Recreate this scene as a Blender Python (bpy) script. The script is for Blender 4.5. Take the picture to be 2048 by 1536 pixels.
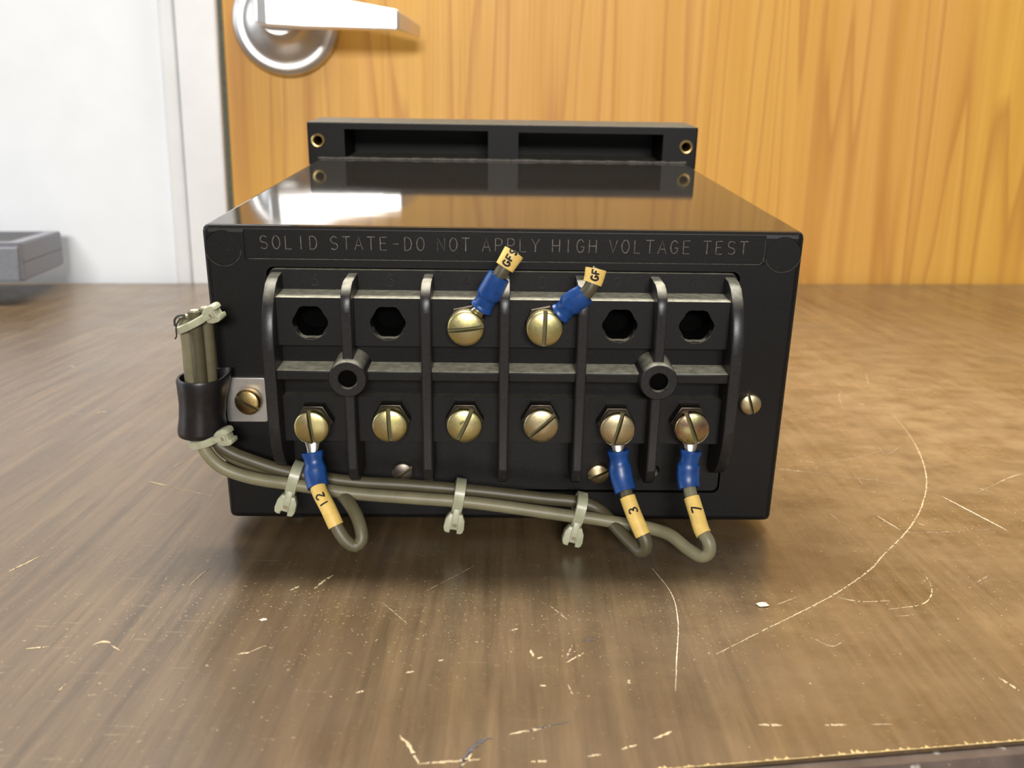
import bpy, bmesh, math, random
from mathutils import Vector, Matrix

for o in list(bpy.data.objects): bpy.data.objects.remove(o, do_unlink=True)
scene = bpy.context.scene
COL = scene.collection
rnd = random.Random(7)

# ------------------------------------------------------------------ camera
cam_d = bpy.data.cameras.new('camera'); cam = bpy.data.objects.new('camera', cam_d); COL.objects.link(cam)
CAM = Vector((0.00258, -0.25281, 0.10726)); FW = Vector((0.00000, 0.97037, -0.24161)); RT = Vector((0.99990, 0.00337, 0.01355)); DN = Vector((0.01396, -0.24159, -0.97028))
cam.matrix_world = Matrix(((RT.x, -DN.x, -FW.x, CAM.x), (RT.y, -DN.y, -FW.y, CAM.y), (RT.z, -DN.z, -FW.z, CAM.z), (0, 0, 0, 1)))
cam_d.sensor_width = 36; cam_d.lens = 32.1509; cam_d.clip_start = 0.01; cam_d.clip_end = 30
cam_d.dof.use_dof = True; cam_d.dof.focus_distance = 0.25; cam_d.dof.aperture_fstop = 24.0
scene.camera = cam

# ------------------------------------------------------------------ world, lamps, exposure
w = bpy.data.worlds.new('room_light'); scene.world = w; w.use_nodes = True
w.node_tree.nodes['Background'].inputs[0].default_value = (1.0, 0.97, 0.92, 1)
w.node_tree.nodes['Background'].inputs[1].default_value = 0.10

def area(name, loc, target, sx, sy, power, color):
    l = bpy.data.lights.new(name, 'AREA'); l.shape = 'RECTANGLE'; l.size = sx; l.size_y = sy; l.energy = power; l.color = color
    o = bpy.data.objects.new(name, l); COL.objects.link(o); o.location = loc
    o.rotation_euler = (Vector(target) - Vector(loc)).to_track_quat('-Z', 'Y').to_euler()
    return o
area('ceiling_lamp_over_table', (-0.05, 0.40, 1.45), (-0.05, 0.36, 0), 1.2, 0.22, 25, (1.0, 0.97, 0.92))
area('window_across_room', (0.25, -3.2, 0.95), (0.0, 0.5, 0.1), 1.1, 0.5, 55, (1.0, 0.98, 0.95))
area('side_fill', (-2.6, -0.2, 0.8), (-0.4, 0.3, 0.0), 1.0, 1.2, 13, (0.86, 0.93, 1.0))  # unseen cool fill, set to lighten the left of the table
scene.view_settings.view_transform = 'Standard'; scene.view_settings.look = 'None'
scene.view_settings.gamma = 1.0; scene.view_settings.use_curve_mapping = False
scene.view_settings.exposure = 0.9

# ------------------------------------------------------------------ material helpers
class NT:
    def __init__(s, name):
        s.m = bpy.data.materials.new(name); s.m.use_nodes = True; s.t = s.m.node_tree; s.t.nodes.clear()
        s.out = s.n('ShaderNodeOutputMaterial'); s.b = s.n('ShaderNodeBsdfPrincipled'); s.l(s.b.outputs[0], s.out.inputs[0])
    def n(s, t, **k):
        x = s.t.nodes.new(t)
        for a, v in k.items(): setattr(x, a, v)
        return x
    def l(s, a, b): s.t.links.new(a, b)
    def setb(s, **k):
        for a, v in k.items():
            key = a.replace('_', ' ')
            s.b.inputs[key].default_value = v
    def coord(s, kind='Object', scale=(1, 1, 1), rot=(0, 0, 0), loc=(0, 0, 0)):
        c = s.n('ShaderNodeTexCoord'); m = s.n('ShaderNodeMapping'); s.l(c.outputs[kind], m.inputs[0])
        m.inputs['Scale'].default_value = scale; m.inputs['Rotation'].default_value = rot; m.inputs['Location'].default_value = loc
        return m.outputs[0]
    def noise(s, vec, scale=1.0, detail=3.0, rough=0.55, dist=0.0):
        x = s.n('ShaderNodeTexNoise'); s.l(vec, x.inputs['Vector'])
        x.inputs['Scale'].default_value = scale; x.inputs['Detail'].default_value = detail
        x.inputs['Roughness'].default_value = rough; x.inputs['Distortion'].default_value = dist
        return x.outputs[0]
    def ramp(s, fac, stops, interp='LINEAR'):
        r = s.n('ShaderNodeValToRGB'); s.l(fac, r.inputs[0]); r.color_ramp.interpolation = interp
        e = r.color_ramp.elements
        while len(e) < len(stops): e.new(0.5)
        for el, (p, c) in zip(e, stops):
            el.position = p; el.color = (c, c, c, 1) if isinstance(c, (int, float)) else (*c, 1)
        return r.outputs[0]
    def math(s, op, a, b=None, c=None):
        x = s.n('ShaderNodeMath', operation=op)
        for i, v in enumerate((a, b, c)):
            if v is None: continue
            if isinstance(v, (int, float)): x.inputs[i].default_value = v
            else: s.l(v, x.inputs[i])
        return x.outputs[0]
    def mix(s, fac, a, b, mode='MIX'):
        x = s.n('ShaderNodeMix', data_type='RGBA', blend_type=mode)
        for i, v in ((0, fac), (6, a), (7, b)):
            if isinstance(v, (int, float)): x.inputs[i].default_value = v
            elif isinstance(v, tuple): x.inputs[i].default_value = (*v, 1)
            else: s.l(v, x.inputs[i])
        return x.outputs[2]
    def bump(s, h, strength=0.2, dist=0.0005):
        b = s.n('ShaderNodeBump'); b.inputs['Strength'].default_value = strength; b.inputs['Distance'].default_value = dist
        s.l(h, b.inputs['Height']); s.l(b.outputs[0], s.b.inputs['Normal'])
    def col(s, c): s.l(c, s.b.inputs['Base Color'])
    def rough(s, c): s.l(c, s.b.inputs['Roughness'])

def plain(name, color, rough=0.5, metal=0.0, spots=None, scale=300, amount=0.25, bump=0.0):
    k = NT(name); k.setb(Roughness=rough, Metallic=metal)
    nz = k.noise(k.coord('Object'), scale, 4)
    dark = tuple(c * (1 - amount) for c in color); light = tuple(min(1, c * (1 + amount)) for c in color)
    c = k.ramp(nz, [(0.3, dark), (0.7, light)])
    if spots:
        f = k.ramp(k.noise(k.coord('Object'), scale * 2.2, 2), [(0.62, 0.0), (0.70, 0.8)])
        c = k.mix(f, c, spots)
    k.col(c)
    if bump: k.bump(nz, bump, 0.0002)
    return k.m

def black_plastic(name, base, rough, dust, dust_lo, dust_hi, grain=900, bump=0.15, wavy=0.0, ior=1.52):
    """moulded plastic with settled dust on its upward faces"""
    k = NT(name); k.setb(IOR=ior)
    nz = k.noise(k.coord('Object'), grain, 4)
    c = k.ramp(nz, [(0.3, tuple(x * 0.75 for x in base)), (0.75, tuple(x * 1.35 for x in base))])
    g = k.n('ShaderNodeNewGeometry'); sx = k.n('ShaderNodeSeparateXYZ'); k.l(g.outputs['Normal'], sx.inputs[0])
    up = k.ramp(sx.outputs[2], [(dust_lo, 0.0), (dust_hi, 1.0)])
    patch = k.ramp(k.noise(k.coord('Object'), 420, 5, 0.65), [(0.3, 0.45), (0.65, 1.0)])
    d = k.math('MULTIPLY', k.math('MULTIPLY', up, patch), dust)
    speck = k.ramp(k.noise(k.coord('Object'), 2600, 2), [(0.70, 0.0), (0.78, 0.35)])
    d = k.math('MAXIMUM', d, k.math('MULTIPLY', speck, 0.25))
    k.col(k.mix(d, c, (0.52, 0.49, 0.37)))
    k.rough(k.math('MULTIPLY_ADD', d, 0.4, rough))
    if wavy:
        wv = k.noise(k.coord('Object', (6, 55, 6)), 1.0, 2)
        k.bump(k.math('ADD', k.math('MULTIPLY', nz, 0.03), wv), wavy, 0.0006)
    elif bump: k.bump(nz, bump, 0.0001)
    return k.m

M = {}
M['case'] = black_plastic('case_plastic', (0.0040, 0.0034, 0.0030), 0.48, 0.0, 0.8, 1.0, 1500, 0.25, 0.0, 1.36)
M['case_top'] = black_plastic('case_gloss', (0.010, 0.0085, 0.0075), 0.05, 0.03, 0.8, 1.0, 1500, 0.0, 0.03, 1.65)
M['flange'] = black_plastic('flange_plastic', (0.0026, 0.0024, 0.0022), 0.50, 0.16, 0.7, 0.95, 1500, 0.2, 0.0, 1.33)
M['block'] = black_plastic('terminal_block_plastic', (0.0070, 0.0063, 0.0058), 0.50, 0.95, 0.45, 0.85, 1300, 0.2, 0.0, 1.38)
M['block_clean'] = black_plastic('sheltered_block_plastic', (0.0070, 0.0063, 0.0058), 0.50, 0.12, 0.45, 0.85, 1300, 0.2, 0.0, 1.38)
M['barrier'] = black_plastic('barrier_plastic', (0.017, 0.0155, 0.0155), 0.36, 0.75, 0.45, 0.95, 1300, 0.2, 0.0, 1.45)
M['letters'] = plain('dusty_engraving', (0.135, 0.120, 0.100), 0.7, 0, None, 1400, 0.55)
M['numerals'] = plain('faint_numerals', (0.034, 0.031, 0.028), 0.5, 0, None, 1400, 0.4)
M['ring'] = plain('dusty_edge_line', (0.075, 0.065, 0.050), 0.6, 0, None, 900, 0.6)
M['hole'] = plain('bore_shade', (0.0012, 0.0011, 0.001), 0.9)  # near-black colour stands in for the shade of deeper holes
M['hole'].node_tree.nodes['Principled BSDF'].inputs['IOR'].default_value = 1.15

def brass(name, c, tint, rough=0.33):
    k = NT(name); k.setb(Metallic=1.0)
    oi = k.n('ShaderNodeObjectInfo'); cc = k.n('ShaderNodeTexCoord'); ad = k.n('ShaderNodeVectorMath', operation='ADD')
    k.l(cc.outputs['Object'], ad.inputs[0]); k.l(oi.outputs['Random'], ad.inputs[1]); vec = ad.outputs[0]      # every screw is worn in its own way
    n1 = k.noise(vec, 260, 3); n2 = k.noise(vec, 1500, 4)
    col = k.mix(k.ramp(n1, [(0.35, 0.0), (0.65, 1.0)]), c, tint)
    spot = k.ramp(k.noise(vec, 430, 3), [(0.66, 0.0), (0.70, 0.75)])
    col = k.mix(spot, col, (0.10, 0.075, 0.03))
    k.col(col); k.rough(k.math('MULTIPLY_ADD', n2, 0.16, rough - 0.05)); k.bump(n2, 0.12, 0.0001)
    return k.m
M['brass'] = brass('yellow_zinc', (0.68, 0.62, 0.26), (0.66, 0.56, 0.30))
M['slot'] = plain('slot_shade', (0.16, 0.14, 0.065), 0.6, 0.6)  # shade of the screw slots, put into their colour
M['brass_pale'] = brass('pale_zinc', (0.62, 0.54, 0.32), (0.58, 0.46, 0.28))
M['brass_dark'] = brass('tarnished_zinc', (0.50, 0.33, 0.14), (0.60, 0.46, 0.20))
M['brass_red'] = brass('rainbow_zinc', (0.46, 0.26, 0.20), (0.55, 0.56, 0.25), 0.26)
M['grey_screw'] = brass('grey_zinc', (0.20, 0.17, 0.15), (0.26, 0.22, 0.18), 0.4)
M['nut'] = brass('nut_metal', (0.10, 0.08, 0.06), (0.07, 0.06, 0.05), 0.42)
M['tin'] = plain('tinned_metal', (0.55, 0.52, 0.45), 0.28, 1.0, None, 500, 0.2)
M['steel'] = plain('clamp_steel', (0.50, 0.48, 0.45), 0.42, 0.85, None, 240, 0.12)
M['rubber'] = plain('black_cushion', (0.011, 0.009, 0.010), 0.36, 0, None, 500, 0.3, 0.1)
M['copper'] = plain('cut_strands', (0.75, 0.68, 0.52), 0.35, 0.7, (0.05, 0.05, 0.04), 2500, 0.4)
M['fray'] = plain('dark_fray', (0.03, 0.035, 0.03), 0.7)

def wire_mat(name, c):
    k = NT(name); k.setb(Roughness=0.45)
    nz = k.noise(k.coord('Object'), 160, 4); n2 = k.noise(k.coord('Object'), 1800, 3)
    col = k.ramp(nz, [(0.3, tuple(x * 0.82 for x in c)), (0.7, tuple(x * 1.15 for x in c))])
    k.col(k.mix(k.ramp(n2, [(0.6, 0.0), (0.75, 0.25)]), col, (0.10, 0.09, 0.06))); k.bump(n2, 0.1, 0.0001)
    return k.m
M['wire'] = wire_mat('olive_insulation', (0.125, 0.108, 0.058))
M['wire_light'] = wire_mat('light_olive_insulation', (0.195, 0.174, 0.100))
M['wire_dark'] = wire_mat('dark_olive_insulation', (0.082, 0.068, 0.036))
M['blue'] = plain('blue_vinyl', (0.0055, 0.048, 0.20), 0.36, 0, None, 500, 0.25, 0.1)
M['blue'].node_tree.nodes['Principled BSDF'].inputs['Subsurface Weight'].default_value = 0.0
M['yellow'] = plain('yellow_sleeve', (0.77, 0.52, 0.14), 0.45, 0, None, 420, 0.10)
M['ink'] = plain('black_ink', (0.012, 0.010, 0.008), 0.6)
def nylon():
    k = NT('natural_nylon'); k.setb(Roughness=0.35, IOR=1.53)
    nz = k.noise(k.coord('Object'), 300, 3)
    k.col(k.ramp(nz, [(0.3, (0.40, 0.40, 0.26)), (0.7, (0.52, 0.52, 0.37))]))
    k.b.inputs['Transmission Weight'].default_value = 0.15
    k.b.inputs['Subsurface Weight'].default_value = 0.35; k.b.inputs['Subsurface Radius'].default_value = (0.002, 0.002, 0.0012)
    k.b.inputs['Subsurface Scale'].default_value = 0.6
    return k.m
M['nylon'] = nylon()
M['slot_dark'] = plain('tie_slot', (0.22, 0.17, 0.10), 0.6)

def table_mat():
    k = NT('walnut_laminate'); k.setb(IOR=1.75)
    a = -0.1387
    fine = k.noise(k.coord('Object', (330, 14, 1), (0, 0, a)), 1.0, 6, 0.72)
    mid = k.noise(k.coord('Object', (46, 2.2, 1), (0, 0, a)), 1.0, 3, 0.55, 0.4)
    wide = k.noise(k.coord('Object', (13, 1.1, 1), (0, 0, a), (2.3, 0, 0)), 1.0, 2)
    c = k.ramp(fine, [(0.34, (0.052, 0.031, 0.012)), (0.66, (0.134, 0.085, 0.040))])
    band = k.ramp(mid, [(0.50, 0.0), (0.60, 0.55), (0.645, 0.0)])
    c = k.mix(band, c, (0.055, 0.031, 0.014))
    c = k.mix(k.ramp(wide, [(0.35, 0.0), (0.7, 0.30)]), c, (0.155, 0.098, 0.046))
    # a scuffed patch, made paler to carry the door's reflection too
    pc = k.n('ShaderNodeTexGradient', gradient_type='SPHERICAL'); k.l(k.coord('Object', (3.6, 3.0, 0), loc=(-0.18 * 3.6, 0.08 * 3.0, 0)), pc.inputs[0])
    scuff_sheen = k.math('MULTIPLY', pc.outputs[1], k.ramp(k.noise(k.coord('Object', (50, 70, 1), (0, 0, 0.3)), 1.0, 6, 0.7), [(0.35, 0.25), (0.65, 1.0)]))
    c = k.mix(k.math('MULTIPLY', scuff_sheen, 0.60), c, (0.40, 0.285, 0.155))
    # fine pale wear specks, most of them where things are dragged about
    sp = k.noise(k.coord('Object', (700, 900, 1)), 1.0, 2, 0.7)
    zone = k.ramp(k.noise(k.coord('Object', (9, 11, 1), (0, 0, 0.4)), 1.0, 3), [(0.38, 0.0), (0.70, 1.0)])
    spf = k.math('MULTIPLY', k.ramp(sp, [(0.66, 0.0), (0.74, 0.75)]), zone)
    sc = k.noise(k.coord('Object', (60, 900, 1), (0, 0, 0.9)), 1.0, 2, 0.6)
    scf = k.math('MULTIPLY', k.ramp(sc, [(0.70, 0.0), (0.78, 0.35)]), zone)
    sc2 = k.noise(k.coord('Object', (70, 800, 1), (0, 0, -0.35)), 1.0, 2, 0.6)
    scf2 = k.math('MULTIPLY', k.ramp(sc2, [(0.70, 0.0), (0.78, 0.3)]), zone)
    f = k.math('MAXIMUM', k.math('MAXIMUM', spf, scf), scf2)
    k.col(k.mix(f, c, (0.40, 0.31, 0.18)))
    k.rough(k.ramp(k.noise(k.coord('Object', (30, 30, 1)), 1.0, 4), [(0.3, 0.24), (0.7, 0.34)]))
    k.bump(k.noise(k.coord('Object'), 1500, 3), 0.12, 0.0001)
    return k.m
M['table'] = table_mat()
M['scratch'] = plain('scratch_core', (0.46, 0.36, 0.21), 0.7, 0, None, 500, 0.25)
M['scratch_faint'] = plain('faint_scratch', (0.33, 0.24, 0.145), 0.6, 0, None, 500, 0.25)
M['scratch_pale'] = plain('pale_scratch', (0.72, 0.58, 0.42), 0.6, 0, None, 500, 0.15)
M['gouge'] = plain('dark_gouge', (0.06, 0.055, 0.06), 0.7, 0, None, 900, 0.4)
M['worn'] = plain('worn_edge_core', (0.50, 0.36, 0.15), 0.7, 0, None, 900, 0.35)
M['moulding'] = plain('edge_moulding_vinyl', (0.075, 0.055, 0.045), 0.30, 0, (0.40, 0.36, 0.31), 120, 0.35, 0.2)
M['leg'] = plain('black_steel', (0.03, 0.03, 0.03), 0.4)

def door_mat():
    k = NT('fir_veneer'); k.setb(IOR=1.38)
    low = k.noise(k.coord('Object', (13, 1, 0.62), loc=(0.77, 0, 0.41)), 1.0, 2.5, 0.42, 0.12)
    rings = k.math('FRACT', k.math('MULTIPLY', low, 13.0))
    line = k.ramp(rings, [(0.0, 0.0), (0.70, 0.10), (0.93, 1.0), (1.0, 0.0)])
    streak = k.noise(k.coord('Object', (70, 1, 1.2)), 1.0, 4, 0.65)
    fine = k.noise(k.coord('Object', (520, 1, 5)), 1.0, 3, 0.6)
    warm = k.noise(k.coord('Object', (5, 1, 1.0), loc=(1.7, 0, 0.4)), 1.0, 2)
    c = k.mix(k.ramp(warm, [(0.35, 0.0), (0.65, 1.0)]), (0.66, 0.370, 0.060), (0.64, 0.335, 0.080))
    c = k.mix(k.ramp(streak, [(0.35, 0.0), (0.7, 0.75)]), c, (0.54, 0.265, 0.034))
    c = k.mix(k.ramp(fine, [(0.45, 0.0), (0.75, 0.35)]), c, (0.48, 0.215, 0.026))
    c = k.mix(k.math('MULTIPLY', line, 0.60), c, (0.40, 0.160, 0.030))
    k.col(c); k.rough(k.ramp(fine, [(0.3, 0.42), (0.7, 0.55)]))
    k.bump(fine, 0.05, 0.0002)
    return k.m
M['door'] = door_mat()
M['wall'] = plain('white_paint', (0.76, 0.78, 0.80), 0.5, 0, None, 30, 0.02, 0.05)
M['frame'] = plain('white_gloss_paint', (0.70, 0.70, 0.69), 0.35, 0, None, 40, 0.03, 0.05)
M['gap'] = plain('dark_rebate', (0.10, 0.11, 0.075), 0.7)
M['chrome'] = plain('satin_chrome', (0.60, 0.58, 0.56), 0.38, 1.0, None, 60, 0.06)
M['lever'] = plain('satin_lever', (0.92, 0.90, 0.88), 0.36, 1.0, None, 60, 0.04)
M['grey'] = plain('grey_plastic', (0.150, 0.150, 0.170), 0.5, 0, None, 500, 0.12, 0.1)
M['grey_blue'] = plain('blue_grey_plastic', (0.175, 0.185, 0.210), 0.5, 0, None, 500, 0.12, 0.1)
M['grey_dark'] = plain('dark_tray_plastic', (0.02, 0.02, 0.02), 0.6)
M['floor'] = plain('dark_floor_tiles', (0.05, 0.042, 0.038), 0.5, 0, None, 4, 0.2)

# ------------------------------------------------------------------ mesh helpers
TILT = 0.10041; YAW = 0.01777
LIFT = 0.0028
RM = Matrix.Translation((0, 0, LIFT)) @ (Matrix.Rotation(YAW, 4, 'Z') @ Matrix.Rotation(TILT, 4, 'X'))      # the relay leans forward on its rear flange
WM = Matrix.Translation(Vector((0.00000, 0.54733, 0.00000))) @ Matrix.Rotation(0.09323, 4, 'Z') @ Matrix.Scale(1.02681, 4)  # the wall with the door
BASE = {}

def mk(name, bm, mat, parent=None, smooth=35, base=None, mats=None):
    bmesh.ops.recalc_face_normals(bm, faces=bm.faces[:])
    if base is None and parent is not None: base = BASE.get(parent.name)
    if base is not None: bmesh.ops.translate(bm, vec=-Vector(base), verts=bm.verts[:])
    me = bpy.data.meshes.new(name); bm.to_mesh(me); bm.free()
    for m_ in (mats or [mat]): me.materials.append(M[m_] if isinstance(m_, str) else m_)
    if smooth:
        me.polygons.foreach_set('use_smooth', [True] * len(me.polygons)); me.set_sharp_from_angle(angle=math.radians(smooth))
        me.polygons.foreach_set('use_smooth', [p.area < 3e-5 for p in me.polygons])
    o = bpy.data.objects.new(name, me); COL.objects.link(o)
    if parent is not None: o.parent = parent; BASE[o.name] = base or (0, 0, 0)
    return o
def thing(name, label, cat, mat4, base=(0, 0, 0), group=None):
    o = bpy.data.objects.new(name, None); COL.objects.link(o); o.empty_display_size = 0.01
    o.matrix_world = mat4 @ Matrix.Translation(Vector(base)); BASE[o.name] = tuple(base)
    tag(o, label, cat, group); return o
def tag(o, label, cat=None, group=None):
    o['label'] = label
    if cat: o['category'] = cat
    if group: o['group'] = group
def struct(name, bm, mat, label=None, mat4=None, smooth=35):
    o = mk(name, bm, mat, None, smooth); o['kind'] = 'structure'
    if label: o['label'] = label
    if mat4 is not None: o.matrix_world = mat4
    return o

def bx(bm, x0, x1, y0, y1, z0, z1, bev=0, seg=2):
    r = bmesh.ops.create_cube(bm, size=1.0); vs = r['verts']
    for v in vs: v.co = Vector((x0 + (v.co.x + .5) * (x1 - x0), y0 + (v.co.y + .5) * (y1 - y0), z0 + (v.co.z + .5) * (z1 - z0)))
    if bev:
        es = list({e for v in vs for e in v.link_edges})
        bmesh.ops.bevel(bm, geom=es, offset=bev, segments=seg, affect='EDGES', profile=0.5)
    return bm
def box(*a, **k): return bx(bmesh.new(), *a, **k)
def prism(bm, pts, axis, a0, a1, bev=0, seg=2):
    """extrude a 2D outline along an axis: 'x' -> pts are (y,z), 'y' -> (x,z), 'z' -> (x,y)"""
    def P(p, t): return {'x': (t, p[0], p[1]), 'y': (p[0], t, p[1]), 'z': (p[0], p[1], t)}[axis]
    A = [bm.verts.new(P(p, a0)) for p in pts]; B = [bm.verts.new(P(p, a1)) for p in pts]
    n = len(pts); fs = [bm.faces.new(A), bm.faces.new(B[::-1])]
    for i in range(n): fs.append(bm.faces.new((A[i], B[i], B[(i + 1) % n], A[(i + 1) % n])))
    if bev:
        bmesh.ops.recalc_face_normals(bm, faces=fs)
        es = list(set(fs[0].edges) | set(fs[1].edges))
        bmesh.ops.bevel(bm, geom=es, offset=bev, segments=seg, affect='EDGES', profile=0.5)
    return bm
def lathe(bm, prof, n=32, mat4=None):
    """prof: (radius, height) pairs; axis +Z, then mat4"""
    mat4 = mat4 or Matrix()
    rings = []
    for r, h in prof:
        if r < 1e-7: rings.append([bm.verts.new(mat4 @ Vector((0, 0, h)))])
        else: rings.append([bm.verts.new(mat4 @ Vector((r * math.cos(2 * math.pi * i / n), r * math.sin(2 * math.pi * i / n), h))) for i in range(n)])
    for a, b in zip(rings, rings[1:]):
        for i in range(n):
            j = (i + 1) % n
            if len(a) == 1 and len(b) == 1: continue
            if len(a) == 1: bm.faces.new((a[0], b[i], b[j]))
            elif len(b) == 1: bm.faces.new((a[i], a[j], b[0]))
            else: bm.faces.new((a[i], a[j], b[j], b[i]))
    return bm
TOCAM = Matrix.Rotation(math.radians(90), 4, 'X')        # +Z -> -Y : something that faces the front
def at_front(x, y, z, rot=0.0): return Matrix.Translation((x, y, z)) @ TOCAM @ Matrix.Rotation(rot, 4, 'Z')

def spline(pts, step=0.0008):
    P = [Vector(p) for p in pts]; P = [P[0] * 2 - P[1]] + P + [P[-1] * 2 - P[-2]]
    out = []
    for i in range(1, len(P) - 2):
        p0, p1, p2, p3 = P[i - 1:i + 3]; L = (p2 - p1).length; n = max(2, int(L / step))
        t = [0.0]
        for a, b in ((p0, p1), (p1, p2), (p2, p3)): t.append(t[-1] + max((b - a).length, 1e-6) ** 0.5)
        for kk in range(n):
            u = t[1] + (t[2] - t[1]) * kk / n
            A1 = p0.lerp(p1, (u - t[0]) / (t[1] - t[0])); A2 = p1.lerp(p2, (u - t[1]) / (t[2] - t[1])); A3 = p2.lerp(p3, (u - t[2]) / (t[3] - t[2]))
            B1 = A1.lerp(A2, (u - t[0]) / (t[2] - t[0])); B2 = A2.lerp(A3, (u - t[1]) / (t[3] - t[1]))
            out.append(B1.lerp(B2, (u - t[1]) / (t[2] - t[1])))
    out.append(P[-2]); return out
def frames(C):
    T = []
    for i in range(len(C)): T.append((C[min(i + 1, len(C) - 1)] - C[max(i - 1, 0)]).normalized())
    up = Vector((0, -1, 0)); n = up - T[0] * up.dot(T[0])
    if n.length < 1e-3: n = Vector((1, 0, 0)) - T[0] * T[0].x
    n.normalize(); N = [n]
    for i in range(1, len(C)):
        n = N[-1] - T[i] * N[-1].dot(T[i]); N.append(n.normalized())
    return T, N
def sweep(bm, C, rad, n=14, cap=True, squash=None):
    """rad: number or list; squash: (scale along frame normal, scale along binormal) or list of such"""
    T, N = frames(C); rings = []
    for i, c in enumerate(C):
        r = rad[i] if isinstance(rad, (list, tuple)) else rad
        s = (squash[i] if isinstance(squash, list) else squash) or (1, 1)
        b = T[i].cross(N[i])
        rings.append([bm.verts.new(c + N[i] * (r * s[0] * math.cos(2 * math.pi * k / n)) + b * (r * s[1] * math.sin(2 * math.pi * k / n))) for k in range(n)])
    for a, b in zip(rings, rings[1:]):
        for k in range(n): bm.faces.new((a[k], a[(k + 1) % n], b[(k + 1) % n], b[k]))
    if cap: bm.faces.new(rings[0][::-1]); bm.faces.new(rings[-1])
    return bm
def shell_sweep(bm, C, ro, ri, n=18, squash=None):
    """open tube with wall thickness"""
    T, N = frames(C); s = squash or (1, 1)
    def ring(i, r):
        b = T[i].cross(N[i]); r = r[i] if isinstance(r, list) else r
        return [bm.verts.new(C[i] + N[i] * (r * s[0] * math.cos(2 * math.pi * k / n)) + b * (r * s[1] * math.sin(2 * math.pi * k / n))) for k in range(n)]
    O = [ring(i, ro) for i in range(len(C))]; I = [ring(i, ri) for i in range(len(C))]
    for R_ in (O, I):
        for a, b in zip(R_, R_[1:]):
            for k in range(n): bm.faces.new((a[k], a[(k + 1) % n], b[(k + 1) % n], b[k]))
    for e in (0, -1):
        for k in range(n): bm.faces.new((O[e][k], O[e][(k + 1) % n], I[e][(k + 1) % n], I[e][k]))
    return bm
def plate_holes(bm, outer, holes, y0, y1, depth=None):
    """plate in the x-z plane from y0 (front) to y1; holes are loops through it (or blind to y=depth)"""
    loops = []
    for lp in [outer] + holes:
        vs = [bm.verts.new((x, y0, z)) for x, z in lp]
        es = [bm.edges.new((vs[i], vs[(i + 1) % len(vs)])) for i in range(len(vs))]
        loops.append((vs, es))
    bmesh.ops.triangle_fill(bm, use_beauty=True, use_dissolve=False, edges=[e for l in loops for e in l[1]])
    for q, (vs, es) in enumerate(loops):
        yy = y1 if (q == 0 or depth is None) else depth
        ws = [bm.verts.new((v.co.x, yy, v.co.z)) for v in vs]; n = len(vs)
        for i in range(n): bm.faces.new((vs[i], ws[i], ws[(i + 1) % n], vs[(i + 1) % n]))
        if q == 0 or depth is not None: bm.faces.new(ws)
    return bm
def circle(x, z, r, n=24, ph=0.0): return [(x + r * math.cos(ph + 2 * math.pi * i / n), z + r * math.sin(ph + 2 * math.pi * i / n)) for i in range(n)]
def rrect(x0, x1, z0, z1, r, n=5):
    out = []
    for cx, cz, a in ((x1 - r, z1 - r, 0), (x0 + r, z1 - r, 90), (x0 + r, z0 + r, 180), (x1 - r, z0 + r, 270)):
        for i in range(n + 1):
            t = math.radians(a + 90 * i / n); out.append((cx + r * math.cos(t), cz + r * math.sin(t)))
    return out
def cut(o, cutters):
    """boolean difference, applied"""
    for c in cutters:
        m_ = o.modifiers.new('cut', 'BOOLEAN'); m_.operation = 'DIFFERENCE'; m_.object = c; m_.solver = 'EXACT'
    dg = bpy.context.evaluated_depsgraph_get(); dg.update()
    me = bpy.data.meshes.new_from_object(o.evaluated_get(dg)); old = o.data; o.modifiers.clear(); o.data = me; me.name = old.name
    for c in cutters: bpy.data.objects.remove(c, do_unlink=True)
    me.polygons.foreach_set('use_smooth', [True] * len(me.polygons)); me.set_sharp_from_angle(angle=math.radians(32))
    me.polygons.foreach_set('use_smooth', [p.area < 6e-6 for p in me.polygons])
def copy_part(o, parent, base_o=None):
    c = o.copy(); COL.objects.link(c); c.parent = parent
    for ch in list(o.children):
        d = ch.copy(); COL.objects.link(d); d.parent = c
    return c

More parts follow.
